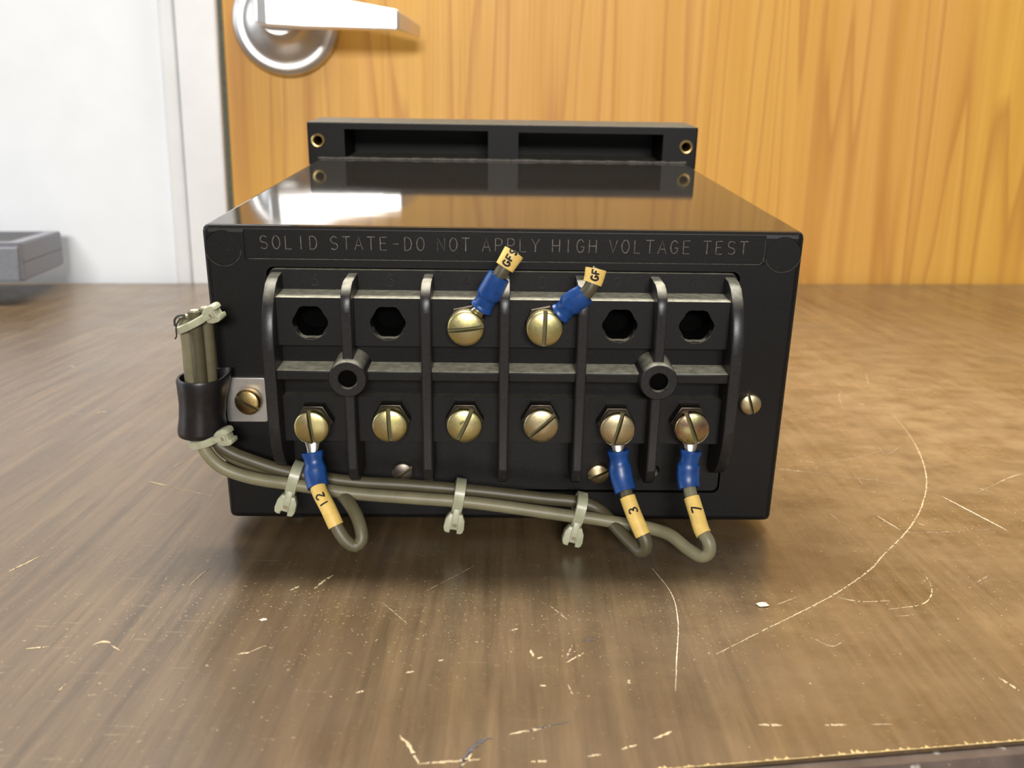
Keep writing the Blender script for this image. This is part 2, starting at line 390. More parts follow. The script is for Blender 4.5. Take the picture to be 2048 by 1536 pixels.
# stroke lettering on a 1 x 1.5 cell
def arc(cx, cy, rx, ry, a0, a1, n=9): return [(cx + rx * math.cos(math.radians(a0 + (a1 - a0) * i / n)), cy + ry * math.sin(math.radians(a0 + (a1 - a0) * i / n))) for i in range(n + 1)]
GL = {
 'S': [arc(.5, 1.12, .42, .38, 30, 270, 9)[:] + arc(.5, .37, .44, .37, 90, -150, 9)[1:]],
 'O': [arc(.5, .75, .46, .75, 0, 360, 20)], 'L': [[(.1, 1.5), (.1, 0), (.85, 0)]], 'I': [[(.5, 1.5), (.5, 0)]],
 'D': [[(.08, 0), (.08, 1.5), (.4, 1.5)] + arc(.4, .75, .52, .75, 90, -90, 10) + [(.08, 0)]],
 'T': [[(0, 1.5), (1, 1.5)], [(.5, 1.5), (.5, 0)]], 'A': [[(0, 0), (.5, 1.5), (1, 0)], [(.2, .5), (.8, .5)]],
 'E': [[(.9, 1.5), (.1, 1.5), (.1, 0), (.9, 0)], [(.1, .78), (.75, .78)]], '-': [[(.15, .72), (.85, .72)]],
 'N': [[(.06, 0), (.06, 1.5), (.94, 0), (.94, 1.5)]],
 'P': [[(.1, 0), (.1, 1.5), (.55, 1.5)] + arc(.55, 1.1, .38, .4, 90, -90, 8) + [(.1, .7)]],
 'Y': [[(0, 1.5), (.5, .75), (1, 1.5)], [(.5, .75), (.5, 0)]], 'H': [[(.06, 1.5), (.06, 0)], [(.94, 1.5), (.94, 0)], [(.06, .76), (.94, .76)]],
 'G': [arc(.5, .75, .46, .75, 40, 330, 14) + [(.94, .66), (.55, .66)]], 'V': [[(0, 1.5), (.5, 0), (1, 1.5)]],
 'F': [[(.1, 0), (.1, 1.5), (.9, 1.5)], [(.1, .8), (.7, .8)]],
 '1': [[(.3, 1.2), (.55, 1.5), (.55, 0)]], 'l': [[(.5, 1.5), (.5, 0)]],
 '2': [arc(.5, 1.08, .42, .42, 165, -35, 8) + [(.08, 0), (.95, 0)]],
 '3': [arc(.48, 1.12, .38, .38, 150, -90, 8) + arc(.48, .38, .44, .38, 90, -150, 8)[1:]],
 '4': [[(.72, 0), (.72, 1.5), (.05, .45), (1, .45)]], '5': [[(.85, 1.5), (.2, 1.5), (.14, .85)] + arc(.46, .48, .44, .48, 120, -150, 9)],
 '6': [[(.75, 1.5), (.2, .8)] + arc(.5, .45, .42, .45, 150, -210, 16)], '7': [[(.05, 1.5), (.95, 1.5), (.35, 0)]],
}
def strokes(text, cell, gap, space):
    x = 0.0; out = []
    for ch in text:
        if ch == ' ': x += space; continue
        for pl in GL[ch]: out.append([(x + u * cell, v * cell) for u, v in pl])
        x += cell + gap
    return out, x - gap

# ================================================================== THE SETTING
# wall-local: x along the wall, y away from the camera, z up from the table top; floor 0.74 below
FL = -0.74
struct('floor', box(-2.6, 2.6, -4.0, 0.9, FL - 0.02, FL), 'floor', 'dark floor below the table')
FLW = FL / 1.02681
struct('wall_back', box(-2.4, -0.2775, 0.004, 0.10, FLW, 1.85), 'wall', 'white painted wall left of the wooden door', WM)
struct('wall_right', box(0.745, 2.2, 0.004, 0.10, FLW, 1.85), 'wall', 'white painted wall beyond the hinge side of the door', WM)
struct('trim_1', box(-0.2762, -0.2635, -0.004, 0.06, FLW, 1.40, bev=0.0035, seg=3), 'frame', 'outer bead of the white door frame', WM)
struct('trim_2', box(-0.2622, -0.2315, -0.0075, 0.06, FLW, 1.36, bev=0.0015), 'frame', 'flat white face of the door frame', WM)
struct('trim_3', box(-0.2315, -0.2275, 0.004, 0.06, FLW, 1.35), 'gap', 'dark grey-green rebate between frame and door', WM)
struct('trim_4', box(0.70, 0.744, -0.0075, 0.06, FLW, 1.36, bev=0.0015), 'frame', 'white door frame on the hinge side', WM)
struct('trim_5', box(-0.2762, 0.744, -0.0075, 0.06, 1.3605, 1.41, bev=0.0015), 'frame', 'white door frame above the door', WM)
door = struct('door_1', box(-0.2275, 0.698, 0.0, 0.04, FLW + 0.006, 1.355, bev=0.001), 'door', 'orange varnished wooden door with vertical grain', WM)
# rose and lever of the door
RX, RZ = -0.1785, 0.2040
h = lathe(bmesh.new(), [(0.0410, 0), (0.0413, 0.003), (0.0397, 0.0072), (0.0365, 0.0088), (0.0335, 0.0078), (0.030, 0.0086), (0.0255, 0.0115), (0.021, 0.0155), (0.0175, 0.0195), (0.0155, 0.024), (0.0145, 0.030), (0.0145, 0.046), (0, 0.046)], 64, at_front(RX, 0, RZ))
rose = mk('rose', h, 'chrome', door, 40, base=(0, 0, 0)); rose['label'] = 'round satin chrome rose of the door handle'
def lever_mesh():
    # plan outline (x, y): front edge, bent tip, back edge; height tapers towards the tip
    front = [(-0.196, -0.050), (-0.193, -0.0555), (-0.185, -0.058), (-0.16, -0.059), (-0.13, -0.0588), (-0.105, -0.058), (-0.0905, -0.0565), (-0.082, -0.046), (-0.0735, -0.034)]
    back = [(-0.196, -0.046), (-0.193, -0.044), (-0.185, -0.043), (-0.16, -0.047), (-0.13, -0.0478), (-0.105, -0.048), (-0.0955, -0.047), (-0.088, -0.040), (-0.080, -0.031)]
    zl = [0.1995, 0.1960, 0.1938, 0.1931, 0.1931, 0.1931, 0.1931, 0.1915, 0.1900]; zh = [0.213, 0.2180, 0.2207, 0.2172, 0.2130, 0.2095, 0.2076, 0.2040, 0.2000]
    bm = bmesh.new(); R_ = []
    for (fx, fy), (bx_, by), a, b in zip(front, back, zl, zh):
        R_.append([bm.verts.new((fx, fy, a)), bm.verts.new((fx, fy, b)), bm.verts.new((bx_, by, b)), bm.verts.new((bx_, by, a))])
    for p, q in zip(R_, R_[1:]):
        for k in range(4): bm.faces.new((p[k], p[(k + 1) % 4], q[(k + 1) % 4], q[k]))
    bm.faces.new(R_[0]); bm.faces.new(R_[-1])
    bmesh.ops.recalc_face_normals(bm, faces=bm.faces[:])
    es = [e for e in bm.edges if len(e.link_faces) == 2 and e.calc_face_angle(0) > 0.6]
    bmesh.ops.bevel(bm, geom=es, offset=0.0016, segments=3, affect='EDGES', profile=0.5)
    return bm
lv = mk('lever', lever_mesh(), 'lever', door, 40, base=(0, 0, 0)); lv['label'] = 'bright satin metal door lever pointing right'

# ================================================================== TABLE
ta, tb = Vector((-0.42613, 0.50749, 0.00000)), Vector((0.47454, 0.59170, 0.00000)); fa, fb = Vector((0.03775, -0.10805, 0.00000)), Vector((0.10160, -0.09898, 0.00000))
def on(a, b, x): t = (x - a.x) / (b.x - a.x); return a + (b - a) * t
XL, XR = -0.80, 0.85
nb = Vector((-(tb - ta).y, (tb - ta).x, 0)).normalized() * -0.009
quad = [on(fa, fb, XL), on(fa, fb, XR), on(ta, tb, XR) + nb, on(ta, tb, XL) + nb]
table = thing('table', 'brown wood-grain laminate table, scratched, under the black relay', 'table', Matrix(), (0, 0.2, FL))
bm = bmesh.new(); prism(bm, [(p.x, p.y) for p in quad], 'z', -0.028, 0.0)
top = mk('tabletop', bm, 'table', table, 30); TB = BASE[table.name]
ex = (fb - fa).normalized(); en = Vector((ex.y, -ex.x, 0))
bm = bmesh.new()
prof = [(0.0, -0.0008), (0.0025, -0.0010), (0.0050, -0.0028), (0.0062, -0.006), (0.0064, -0.012), (0.0058, -0.0128), (0.0066, -0.0138), (0.0064, -0.022), (0.0050, -0.0265), (0.0, -0.0285)]
A_, B_ = quad[0], quad[1]; ra = [bm.verts.new(A_ + en * d + Vector((0, 0, z))) for d, z in prof]; rb = [bm.verts.new(B_ + en * d + Vector((0, 0, z))) for d, z in prof]
for i in range(len(prof)): bm.faces.new((ra[i], ra[(i + 1) % len(prof)], rb[(i + 1) % len(prof)], rb[i]))
bm.faces.new(ra); bm.faces.new(rb)
e_ = mk('edge_moulding', bm, 'moulding', table, 50); e_['label'] = 'dark rubbed vinyl edge moulding'
for p in quad:
    c = Vector((0.02, 0.2, 0)); q = p.lerp(c, 0.10)
    bm = box(q.x - 0.02, q.x + 0.02, q.y - 0.02, q.y + 0.02, FL, -0.028, bev=0.003); mk('leg', bm, 'leg', table)
# scratches: shallow strips of bared core with their own outline
def strip(bm, pts, wid, z=0.00008, jit=0.55, step=0.0006, gaps=0.12):
    nn = max(8, int((Vector(pts[-1]) - Vector(pts[0])).length / 0.0004))
    C = spline([Vector((p[0], p[1], 0)) for p in pts], step) if len(pts) > 2 else [Vector((pts[0][0], pts[0][1], 0)).lerp(Vector((pts[1][0], pts[1][1], 0)), i / nn) for i in range(nn + 1)]
    L_, R_ = [], []
    for i, c in enumerate(C):
        t = (C[min(i + 1, len(C) - 1)] - C[max(i - 1, 0)]).normalized(); n_ = Vector((-t.y, t.x, 0))
        e = min(1, 0.25 + 3.0 * min(i, len(C) - 1 - i) / len(C)); wv = wid * e * (1 + rnd.uniform(-jit, jit)) * 0.5
        o_ = n_ * wid * rnd.uniform(-jit, jit) * 0.45
        L_.append(bm.verts.new(c + n_ * wv + o_ + Vector((0, 0, z)))); R_.append(bm.verts.new(c - n_ * wv + o_ + Vector((0, 0, z))))
    lo = [(bm.verts.new(l.co * 1 - Vector((0, 0, z + 0.00002))), bm.verts.new(r.co * 1 - Vector((0, 0, z + 0.00002)))) for l, r in zip(L_, R_)]
    for i in range(len(C) - 1):
        if rnd.random() < gaps: continue
        bm.faces.new((L_[i], R_[i], R_[i + 1], L_[i + 1]))
        bm.faces.new((L_[i], L_[i + 1], lo[i + 1][0], lo[i][0])); bm.faces.new((R_[i + 1], R_[i], lo[i][1], lo[i + 1][1]))
    return bm
SCR = [
 ('scratch', 0.00038, [(0.16959, 0.13484, 0.00000), (0.16296, 0.09910, 0.00000), (0.15473, 0.06892, 0.00000), (0.14537, 0.04409, 0.00000), (0.13253, 0.01940, 0.00000), (0.12006, 0.00073, 0.00000), (0.10760, -0.01479, -0.00000), (0.10061, -0.02399, 0.00000), (0.08855, -0.03645, 0.00000), (0.07937, -0.04459, 0.00000), (0.06245, -0.05819, 0.00000), (0.04894, -0.06921, 0.00000)]),
 ('scratch_pale', 0.00055, [(0.14531, 0.03219, 0.00000), (0.15215, 0.00411, 0.00000)]),
 ('scratch', 0.00030, [(0.08573, -0.04094, 0.00000), (0.09019, -0.04295, 0.00000), (0.09842, -0.04245, 0.00000)]),
 ('scratch', 0.00034, [(0.11410, -0.02632, 0.00000), (0.11245, -0.03403, 0.00000), (0.11008, -0.03940, 0.00000), (0.10564, -0.04408, 0.00000), (0.09613, -0.04696, 0.00000)]),
 ('scratch', 0.00060, [(0.05171, -0.09522, 0.00000), (0.05629, -0.09527, 0.00000)]), ('scratch', 0.00050, [(0.06476, -0.09508, -0.00000), (0.06916, -0.09481, 0.00000)]), ('scratch_faint', 0.0004, [(0.07397, -0.09454, 0.00000), (0.07863, -0.09443, 0.00000)]),
 ('scratch', 0.00060, [(0.10800, -0.07719, 0.00000), (0.10979, -0.08207, 0.00000)]), ('scratch_faint', 0.0003, [(0.09644, -0.05049, 0.00000), (0.10193, -0.04958, 0.00000)]),
 ('scratch_pale', 0.00022, [(0.04113, -0.02558, 0.00000), (0.04381, -0.04030, 0.00000), (0.04301, -0.05446, 0.00000), (0.03966, -0.07196, 0.00000), (0.03738, -0.08403, 0.00000)]),
 ('scratch', 0.00065, [(-0.01787, -0.10029, 0.00000), (-0.01597, -0.10284, 0.00000), (-0.01342, -0.10846, 0.00000)]), ('scratch', 0.00055, [(-0.01342, -0.10846, 0.00000), (-0.00222, -0.10694, 0.00000)]),
 ('gouge', 0.0012, [(-0.00592, -0.10941, 0.00000), (-0.00460, -0.10511, 0.00000), (-0.00251, -0.10178, 0.00000), (-0.00027, -0.10067, 0.00000)]), ('scratch', 0.0007, [(-0.00567, -0.10913, 0.00000), (-0.00438, -0.10598, 0.00000), (-0.00381, -0.10421, 0.00000)]),
 ('scratch', 0.00060, [(0.00295, -0.09936, 0.00000), (0.00853, -0.09750, 0.00000), (0.01089, -0.09648, 0.00000)]), ('gouge', 0.00030, [(0.00544, -0.09867, 0.00000), (0.00991, -0.09683, 0.00000), (0.01466, -0.09510, 0.00000)]),
 ('scratch', 0.00065, [(0.00702, -0.10745, 0.00000), (0.01031, -0.10723, 0.00000)]), ('scratch', 0.00045, [(0.01747, -0.10564, -0.00000), (0.02039, -0.10500, 0.00000)]), ('scratch', 0.00050, [(0.02399, -0.10344, 0.00000), (0.02707, -0.10203, 0.00000)]), ('scratch', 0.00055, [(0.03055, -0.10012, 0.00000), (0.03438, -0.09770, -0.00000)]),
 ('scratch_faint', 0.00022, [(-0.01904, -0.04137, 0.00000), (-0.00722, -0.02589, 0.00000)]), ('scratch_faint', 0.00022, [(-0.02861, -0.04699, 0.00000), (-0.02125, -0.05747, 0.00000)]),
 ('scratch', 0.00055, [(-0.12860, -0.03339, 0.00000), (-0.12694, -0.02882, 0.00000), (-0.12500, -0.02343, 0.00000)]), ('scratch', 0.00045, [(-0.10414, -0.07095, 0.00000), (-0.09963, -0.06977, 0.00000)]), ('scratch', 0.00075, [(-0.09015, -0.06908, 0.00000), (-0.08869, -0.06731, 0.00000), (-0.08663, -0.06791, 0.00000)]),
 ('scratch_faint', 0.0004, [(-0.08627, -0.06876, 0.00000), (-0.08321, -0.07124, 0.00000)]), ('scratch', 0.0004, [(-0.08908, -0.08696, -0.00000), (-0.08898, -0.08441, 0.00000)]),
 ('scratch_faint', 0.0005, [(-0.07885, -0.04015, 0.00000), (-0.07820, -0.03415, 0.00000), (-0.07692, -0.02844, 0.00000)]), ('scratch', 0.00065, [(-0.05702, -0.07201, 0.00000), (-0.05463, -0.07111, 0.00000)]), ('scratch_faint', 0.00030, [(-0.05463, -0.07111, 0.00000), (-0.05218, -0.06828, 0.00000)]),
 ('scratch', 0.00075, [(-0.04694, -0.04029, 0.00000), (-0.04533, -0.03573, 0.00000), (-0.04369, -0.03219, 0.00000)]), ('scratch', 0.0007, [(-0.05280, -0.04129, 0.00000), (-0.05104, -0.03903, 0.00000)]), ('scratch_pale', 0.0011, [(-0.05637, -0.05655, 0.00000), (-0.05467, -0.05626, 0.00000)]),
 ('scratch', 0.00045, [(-0.11844, 0.03590, 0.00000), (-0.11143, 0.03235, -0.00000)]), ('scratch_faint', 0.00028, [(-0.11143, 0.03235, -0.00000), (-0.10169, 0.02715, 0.00000), (-0.09224, 0.02301, -0.00000)]), ('scratch', 0.0006, [(-0.17239, 0.11731, 0.00000), (-0.16864, 0.11983, 0.00000)]), ('scratch', 0.0005, [(-0.22461, 0.20413, 0.00000), (-0.21979, 0.19985, 0.00000)]), ('scratch_faint', 0.00025, [(-0.11569, 0.04758, 0.00000), (-0.11368, 0.06295, -0.00000)]),
 ('scratch', 0.00050, [(0.18979, 0.17872, 0.00000), (0.19847, 0.17627, 0.00000)]), ('scratch_faint', 0.00050, [(0.16133, 0.17515, 0.00000), (0.15539, 0.16069, -0.00000), (0.15176, 0.14551, 0.00000)]), ('scratch_faint', 0.0004, [(0.18786, 0.21471, 0.00000), (0.17831, 0.18505, 0.00000)]), ('scratch', 0.0006, [(0.16048, 0.15028, 0.00000), (0.16289, 0.14695, 0.00000)]),
 ('scratch', 0.00055, [(0.09815, 0.05762, 0.00000), (0.10657, 0.05530, -0.00000)]), ('scratch', 0.0005, [(0.10828, 0.06691, 0.00000), (0.11351, 0.06544, -0.00000)]), ('scratch_faint', 0.00028, [(0.10657, 0.05530, -0.00000), (0.12720, 0.04735, 0.00000), (0.14342, 0.04156, -0.00000), (0.15081, 0.03800, 0.00000)]), ('scratch', 0.0005, [(0.16974, 0.04506, 0.00000), (0.17819, 0.05198, 0.00000), (0.18536, 0.05646, 0.00000)]), ('scratch_faint', 0.0003, [(0.15758, 0.03498, 0.00000), (0.16974, 0.04506, 0.00000)]),
 ('scratch', 0.0007, [(0.16191, 0.04036, 0.00000), (0.16328, 0.03802, 0.00000)]), ('scratch_faint', 0.0003, [(0.14586, 0.09168, 0.00000), (0.14428, 0.07665, 0.00000), (0.15804, 0.09159, 0.00000)]), ('scratch_faint', 0.0003, [(0.11114, 0.06254, -0.00000), (0.12834, 0.07007, 0.00000), (0.14583, 0.08157, 0.00000)]), ('scratch_faint', 0.0003, [(0.12367, 0.05495, -0.00000), (0.12285, 0.04122, 0.00000)]),
 ('scratch_faint', 0.0003, [(0.10227, 0.01660, 0.00000), (0.10428, 0.00663, -0.00000)]), ('scratch_pale', 0.0003, [(0.11692, 0.01425, -0.00000), (0.11964, 0.00334, -0.00000)]), ('scratch', 0.0005, [(0.12714, 0.00862, 0.00000), (0.12878, 0.00712, 0.00000)]), ('scratch_faint', 0.00025, [(0.12052, 0.00112, 0.00000), (0.13418, 0.00235, -0.00000), (0.14830, 0.00512, 0.00000)]),
 ('scratch_faint', 0.0003, [(0.07245, -0.06114, 0.00000), (0.07635, -0.06504, 0.00000), (0.07992, -0.06229, 0.00000)]), ('scratch_faint', 0.0003, [(0.06827, -0.04596, 0.00000), (0.07606, -0.04069, 0.00000)]), ('scratch_faint', 0.0003, [(0.12494, -0.03192, 0.00000), (0.13152, -0.02668, 0.00000)]), ('scratch_faint', 0.00025, [(0.12715, 0.15824, 0.00000), (0.15684, 0.16352, 0.00000), (0.17993, 0.18414, 0.00000)]),
 ('scratch_faint', 0.0004, [(0.01270, -0.04759, 0.00000), (0.01662, -0.05448, 0.00000)]), ('scratch_faint', 0.0004, [(0.01532, -0.07197, 0.00000), (0.01712, -0.06598, 0.00000)]), ('scratch', 0.0006, [(0.00745, -0.06840, 0.00000), (0.00828, -0.07174, 0.00000)]), ('scratch', 0.0006, [(0.00904, -0.07214, 0.00000), (0.01005, -0.07128, 0.00000)]), ('scratch', 0.0005, [(0.01546, -0.07340, 0.00000), (0.01947, -0.06936, 0.00000)]), ('scratch_faint', 0.0003, [(0.01510, -0.08181, 0.00000), (0.01599, -0.08619, 0.00000)]), ('scratch', 0.0006, [(0.00932, -0.08252, 0.00000), (0.01056, -0.08267, 0.00000)]), ('scratch', 0.0006, [(0.02812, -0.07997, 0.00000), (0.02815, -0.08149, 0.00000)]), ('gouge', 0.0004, [(0.01951, -0.06415, 0.00000), (0.02310, -0.06361, 0.00000)]),
 ('scratch', 0.0006, [(-0.01917, -0.07847, -0.00000), (-0.01753, -0.07785, 0.00000)]), ('scratch', 0.0006, [(-0.02853, -0.08620, 0.00000), (-0.02701, -0.08544, 0.00000)]), ('scratch', 0.0005, [(-0.01274, -0.07353, 0.00000), (-0.01147, -0.07308, 0.00000)]), ('scratch', 0.0006, [(0.00292, -0.06007, 0.00000), (0.00479, -0.05909, 0.00000)]),
]
for mname, wid, pts in SCR:
    o = mk('scratch', strip(bmesh.new(), pts, wid * (1.05 if len(pts) > 6 else 0.85), gaps=0.0 if mname == 'scratch_pale' else (0.05 if len(pts) > 6 else 0.14)), mname, table, 0, base=TB)
# countless small wear specks
bm = bmesh.new()
def speck(x, y, s):
    n = rnd.choice((4, 5, 6)); a0 = rnd.uniform(0, 6.3); st = rnd.uniform(0.8, 2.6); rot = rnd.uniform(0, 3.14)
    vs = []
    for i in range(n):
        a = a0 + 6.283 * i / n; u, v = s * st * math.cos(a) * rnd.uniform(.5, 1.2), s * math.sin(a) * rnd.uniform(.5, 1.2)
        vs.append(bm.verts.new((x + u * math.cos(rot) - v * math.sin(rot), y + u * math.sin(rot) + v * math.cos(rot), 0.00006)))
    bm.faces.new(vs)
for i in range(1500): speck(rnd.gauss(0.01, 0.06), rnd.gauss(-0.048, 0.018), rnd.uniform(0.00004, 0.00015))
for i in range(1300): speck(rnd.gauss(0.13, 0.04), rnd.gauss(0.02, 0.045), rnd.uniform(0.00006, 0.0002))
for i in range(500): speck(rnd.uniform(-0.16, 0.12), rnd.uniform(-0.11, 0.05), rnd.uniform(0.00004, 0.00013))
sp = mk('wear_specks', bm, 'scratch', table, 0, base=TB); sp['kind'] = 'stuff'; sp['label'] = 'pale worn specks in the table laminate'
# worn fringe along the front edge
bm = bmesh.new(); n = 900; A0 = on(fa, fb, -0.13); B0 = on(fa, fb, 0.20); prev = None
for i in range(n + 1):
    p = A0.lerp(B0, i / n); d = 0.00002 + 0.0005 * abs(rnd.gauss(0, 1)) * (1 if rnd.random() < .3 else .2)
    a = bm.verts.new(p + Vector((0, 0, 0.0001)) + en * 0.0001); b = bm.verts.new(p - en * min(d, .0022) + Vector((0, 0, 0.0001)))
    if prev: bm.faces.new((prev[0], a, b, prev[1]))
    prev = (a, b)
sp = mk('worn_edge', bm, 'worn', table, 0, base=TB); sp['label'] = 'yellow worn core along the front edge'
# a crumb lying on the table
bm = bmesh.new(); bmesh.ops.create_icosphere(bm, subdivisions=2, radius=0.0011)
for v in bm.verts: v.co = Vector((v.co.x * 1.4, v.co.y * 1.0, max(v.co.z * .35, -0.0003))) * rnd.uniform(.8, 1.15)
cr = mk('crumb', bm, 'scratch_pale', None, 0); cr.location = Vector((0.06534, -0.04579, 0.00000)) + Vector((0, 0, 0.00032)); tag(cr, 'tiny pale crumb lying on the table right of the wires', 'crumb')

# ================================================================== GREY TRAY at the left
TZ = 0.017
c0, c1 = Vector((-0.34283, 0.39126, 0.01700)), Vector((-0.36360, 0.49395, 0.01700))
ty = (c1 - c0).normalized(); tx = Vector((ty.y, -ty.x, 0)); LN = (c1 - c0).length
TM = Matrix(((tx.x, ty.x, 0, c0.x), (tx.y, ty.y, 0, c0.y), (0, 0, 1, 0), (0, 0, 0, 1)))   # local x to the right, y back; corner at origin
tray = thing('tray', 'grey plastic open tray in front of the white wall, cut by the photo edge', 'tray', TM, (-0.10, 0.05, 0))
TH = 0.0268
bm = bmesh.new(); TBs = BASE[tray.name]
outer = rrect(-0.22, 0.0, 0.0, LN, 0.004, 4); inner = rrect(-0.21, -0.011, 0.012, LN - 0.010, 0.003, 4)
def walls(bm, outer, inner, z0, z1):
    n = len(outer); V = [[bm.verts.new((p[0], p[1], z)) for p in lp] for lp, z in ((outer, z0), (outer, z1), (inner, z1), (inner, z0 + 0.003))]
    for a, b in zip(V, V[1:]):
        for i in range(n): bm.faces.new((a[i], a[(i + 1) % n], b[(i + 1) % n], b[i]))
    bm.faces.new(V[0]); return V
V = walls(bm, outer, inner, TZ, TZ + TH)
bmesh.ops.recalc_face_normals(bm, faces=bm.faces[:])
es = [e for e in bm.edges if len(e.link_faces) == 2 and e.calc_face_angle(0) > 1.2]
bmesh.ops.bevel(bm, geom=es, offset=0.001, segments=2, affect='EDGES')
mk('tray_body', bm, 'grey', tray, 40)
mk('tray_shade_fill', box(-0.211, -0.010, 0.011, LN - 0.009, TZ + 0.002, TZ + TH - 0.0012), 'grey_dark', tray)  # dark block nearly fills the tray, standing in for its shaded inside
fp = mk('front_panel', box(-0.222, -0.0022, -0.0035, 0.001, TZ + 0.0005, TZ + TH - 0.003, bev=0.0008), 'grey_blue', tray)
mk('groove', box(-0.0001, 0.00006, 0.002, LN - 0.003, TZ + 0.0128, TZ + 0.0133), 'grey_dark', tray)
for x, y in ((-0.20, 0.015), (-0.20, LN - 0.02), (-0.08, 0.02), (-0.08, LN - 0.02)):
    mk('foot', lathe(bmesh.new(), [(0.006, 0), (0.0065, 0.001), (0.0065, TZ + 0.001), (0, TZ + 0.001)], 20, Matrix.Translation((x, y, 0))), 'grey_dark', tray)

# ================================================================== RELAY
HW, H, D, FH = 0.080, 0.08637, 0.16428, 0.01526
relay = thing('relay', 'black plastic solid-state relay lying on the brown table with terminals facing front', 'relay', RM, (0, 0, 0))
case = mk('case', box(-HW, HW, 0, D + 0.004, 0, H, bev=0.0018, seg=3), None, relay, 32, mats=['case', 'case_top'])
OX0, OX1, OZ0, OZ1 = -0.0637, 0.0636, 0.0094, 0.0754
cuts = []
bm = bmesh.new(); prism(bm, rrect(OX0, OX1, OZ0, OZ1, 0.002), 'y', -0.01, 0.020); cuts.append(mk('cutter', bm, 'case', None, 0))
bm = bmesh.new(); prism(bm, [(-0.06906, H - 0.0011), (-0.06906, 0.07740), (0.06952, 0.07740), (0.06952, H - 0.0011)], 'y', -0.01, 0.0005); cuts.append(mk('cutter', bm, 'case', None, 0))
for s in (-1, 1):
    bm = bmesh.new(); lathe(bm, [(0.0048, -0.01), (0.0048, 0.002), (0, 0.002), (0, -0.01), (0.0048, -0.01)][:3], 40, Matrix.Translation((s * 0.0746, 0.0, 0.0802)) @ Matrix.Rotation(math.radians(-90), 4, 'X'))
    bm = bmesh.new(); prism(bm, circle(s * 0.0746, 0.0802, 0.0048, 40), 'y', -0.01, 0.0012); cuts.append(mk('cutter', bm, 'case', None, 0))
for c in cuts: c.matrix_world = RM
bpy.context.view_layer.update()
cut(case, cuts)
for p in case.data.polygons:                                   # the top and sides are polished, the moulded front is matt
    p.material_index = 1 if p.normal.z > 0.7 and p.center.z > H - 0.002 else 0
for s in (-1, 1):
    bm = bmesh.new(); lathe(bm, [(0.0047, -0.001), (0.0047, 0.0), (0, 0.0)], 40, at_front(s * 0.0746, 0.0002, 0.0802))
    pl = mk('round_plug', bm, 'case', case, 20); 
    bm = bmesh.new(); ringc = [Vector((s * 0.0746 + 0.00476 * math.cos(math.radians(a)), 0.0, 0.0802 + 0.00476 * math.sin(math.radians(a)))) for a in range(195, 358, 6)]
    sweep(bm, ringc, 0.00009, 6); mk('dust_line', bm, 'ring', case, 60)
# moulded warning on the label panel
st, wdt = strokes('SOLID STATE-DO NOT APPLY HIGH VOLTAGE TEST', 0.00231, 0.00127, 0.00242)
sc_ = (0.0649 + 0.0649) / wdt
bm = bmesh.new()
for pl in st:
    C = [Vector((-0.0649 + u * sc_, 0.00045, 0.08011 + v * 1.0)) for u, v in pl]
    sweep(bm, C, 0.00017, 6)
lt = mk('lettering', bm, 'letters', case, 60); lt['label'] = 'engraved lettering SOLID STATE - DO NOT APPLY HIGH VOLTAGE TEST'
bm = bmesh.new(); sweep(bm, [Vector((-0.06906 + 0.001, 0.0003, 0.07740)), Vector((0, 0.0003, 0.07740)), Vector((0.06952 - 0.001, 0.0003, 0.07740)), Vector((0.06952, 0.0003, 0.07740 + 0.001)), Vector((0.06952, 0.0003, H - 0.002))], 0.00016, 6); mk('dust_line', bm, 'ring', case, 60)

# --- terminal block
bm = bmesh.new()
plate_holes(bm, rrect(OX0 + 0.0004, OX1 - 0.0004, OZ0 + 0.0005, OZ1 - 0.0008, 0.0018), [circle(0.04419, 0.01618, 0.0018, 20)], 0.0006, 0.008, depth=0.006)
block = mk('terminal_block', bm, 'block', relay, 32); block['label'] = 'dusty black six-way terminal block with barriers'
BARZ = (0.0627, 0.0352); TX = [-0.0510, -0.0306, -0.0102, 0.0102, 0.0306, 0.0510]
for zc in BARZ:
    bm = bmesh.new()
    holes = [[(x + 0.0045 * (1 + 0.055 * math.cos(6 * a)) * math.cos(a), zc - 0.0001 + 0.0045 * (1 + 0.055 * math.cos(6 * a)) * math.sin(a)) for a in [2 * math.pi * q / 30 for q in range(30)]] for x in TX]
    plate_holes(bm, [(-0.0598, zc - 0.0065), (0.0598, zc - 0.0065), (0.0598, zc + 0.0065), (-0.0598, zc + 0.0065)], holes, -0.0085, 0.0008)
    bar = mk('terminal_bar', bm, 'block' if zc > 0.05 else 'block_clean', block, 32)
# bores of the unused upper terminals: shallow sockets in the hexagons, depth shade painted black
    if zc > 0.05:
        for x in TX:
            if abs(x) > 0.015:
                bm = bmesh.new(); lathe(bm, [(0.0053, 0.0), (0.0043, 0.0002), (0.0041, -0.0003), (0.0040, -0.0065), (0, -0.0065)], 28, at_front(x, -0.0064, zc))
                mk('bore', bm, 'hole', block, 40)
                bm = bmesh.new(); sweep(bm, [Vector((x + 0.0047 * math.cos(math.radians(a)), -0.0085, zc - 0.0002 + 0.0047 * math.sin(math.radians(a)))) for a in range(215, 330, 8)], 0.00012, 6); mk('dust_line', bm, 'ring', block, 60)
mk('recess_face', box(-0.0598, 0.0598, -0.0050, 0.0008, BARZ[1] + 0.006, BARZ[0] - 0.006), 'case', block)
